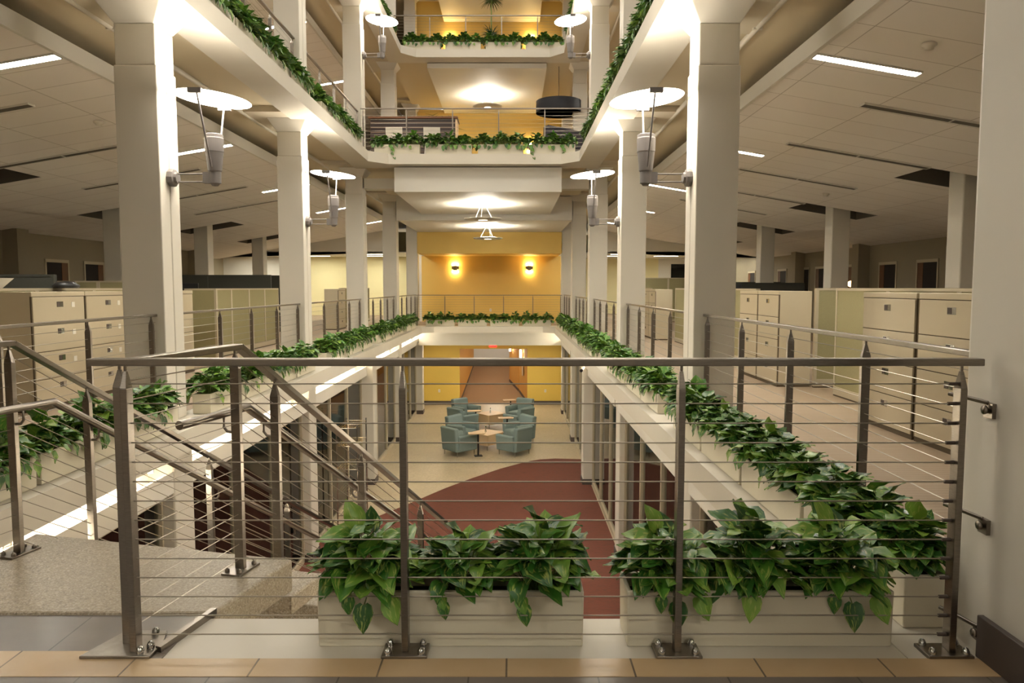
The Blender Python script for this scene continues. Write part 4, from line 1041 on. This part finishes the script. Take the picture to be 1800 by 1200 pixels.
t = thing('lounge_chair', 'dark patterned lounge chair on the right of the second-level gallery', 'chair', (1.35, 18.6, 4.34))
MB().slant([(0.78, 4.7), (0.80, 5.42), (0.92, 5.46), (1.85, 5.28), (1.85, 4.7)], 'y', 18.7, 18.85).build('backrest', 'patt', t, 0.03)
MB().box(0.8, 1.85, 18.1, 18.7, 4.6, 4.8).build('seat', 'patt', t, 0.03)
for x in (0.86, 1.8):
    for y in (18.15, 18.8): MB().tube([(x, y, 4.34), (x, y, 4.62)], 0.018, 8).build('leg', 'black', t)
def frond_plant(name, label, loc, h, n, L, mats, pot, seed, spiky=False, heads=None):
    t = thing(name, label, 'plant', loc); r = random.Random(seed)
    MB().lathe([(0.0, 0), (0.14, 0.0), (0.19, 0.36), (0.17, 0.36), (0.16, 0.33), (0.0, 0.33)], loc, 20).build('pot', pot, t)
    f = MB(); s = MB()
    for hd in (heads or [h]):
        c = Vector(loc) + Vector((0, 0, hd))
        s.tube([Vector(loc) + Vector((0, 0, 0.3)), c], 0.018, 6)
        for i in range(n):
            f.cur = i % len(mats)
            az = r.uniform(0, 2 * PI); e = r.uniform(0.1, 1.35) if not spiky else r.uniform(-0.3, 1.2)
            pts = [c.copy()]; d = Vector((math.cos(az) * math.cos(e), math.sin(az) * math.cos(e), math.sin(e)))
            for k in range(5): pts.append(pts[-1] + d * (L / 5)); d = (d + Vector((0, 0, -0.22))).normalized()
            if spiky:
                for k in range(5):
                    a, b = pts[k], pts[k + 1]; sd_ = (b - a).cross(Vector((0, 0, 1))).normalized() * 0.03 * (1 - k / 5.2); se = sd_ * (1 - (k + 1) / 5.2) / max(1 - k / 5.2, .01)
                    f.add([a - sd_, a + sd_, b + se, b - se], [(0, 1, 2, 3)])
            else:
                f.tube(pts, 0.004, 3, False)
                for k in range(1, 6):
                    for q in (0.0, 0.5):
                        a = pts[k] + (pts[min(k + 1, 5)] - pts[k]) * q; dd = (pts[k] - pts[k - 1]).normalized(); sd_ = dd.cross(Vector((0, 0, 1))).normalized()
                        for sg in (-1, 1):
                            tip = a + (sd_ * sg * 0.8 + dd * 0.7 + Vector((0, 0, -0.25))) * L * 0.30; w_ = dd * 0.012
                            f.add([a - w_, a + w_, tip], [(0, 1, 2)])
    s.build('stem', 'stem', t); f.build('foliage', mats, t); return t
frond_plant('potted_palm', 'feathery palm standing behind the counter on the second-level gallery', (-2.15, 21.2, 4.34), 1.15, 22, 0.85, ['frond', 'frondlight'], 'dark', 4)
frond_plant('potted_dracaena', 'dark two-headed dracaena standing at the centre of the third-level gallery', (-0.65, 23.6, 8.2), 1.35, 150, 0.42, ['frond'], 'dark', 9, True, [1.05, 2.15])
t = thing('red_flowerpot', 'small red pot with leaves at the left end of the third-level back ledge', 'flowerpot', (-3.02, 21.95, 8.2))
MB().lathe([(0.0, 0), (0.10, 0.0), (0.15, 0.24), (0.13, 0.24), (0.12, 0.2), (0.0, 0.2)], (-3.02, 21.95, 8.2), 16).build('pot', 'redpot', t)
o = bpy.data.objects.new('pothos_plant', CL_MID[0]); COL.objects.link(o); o.parent = t; o.location = (0, 0, 0.22); o.scale = (.7, .7, .9)
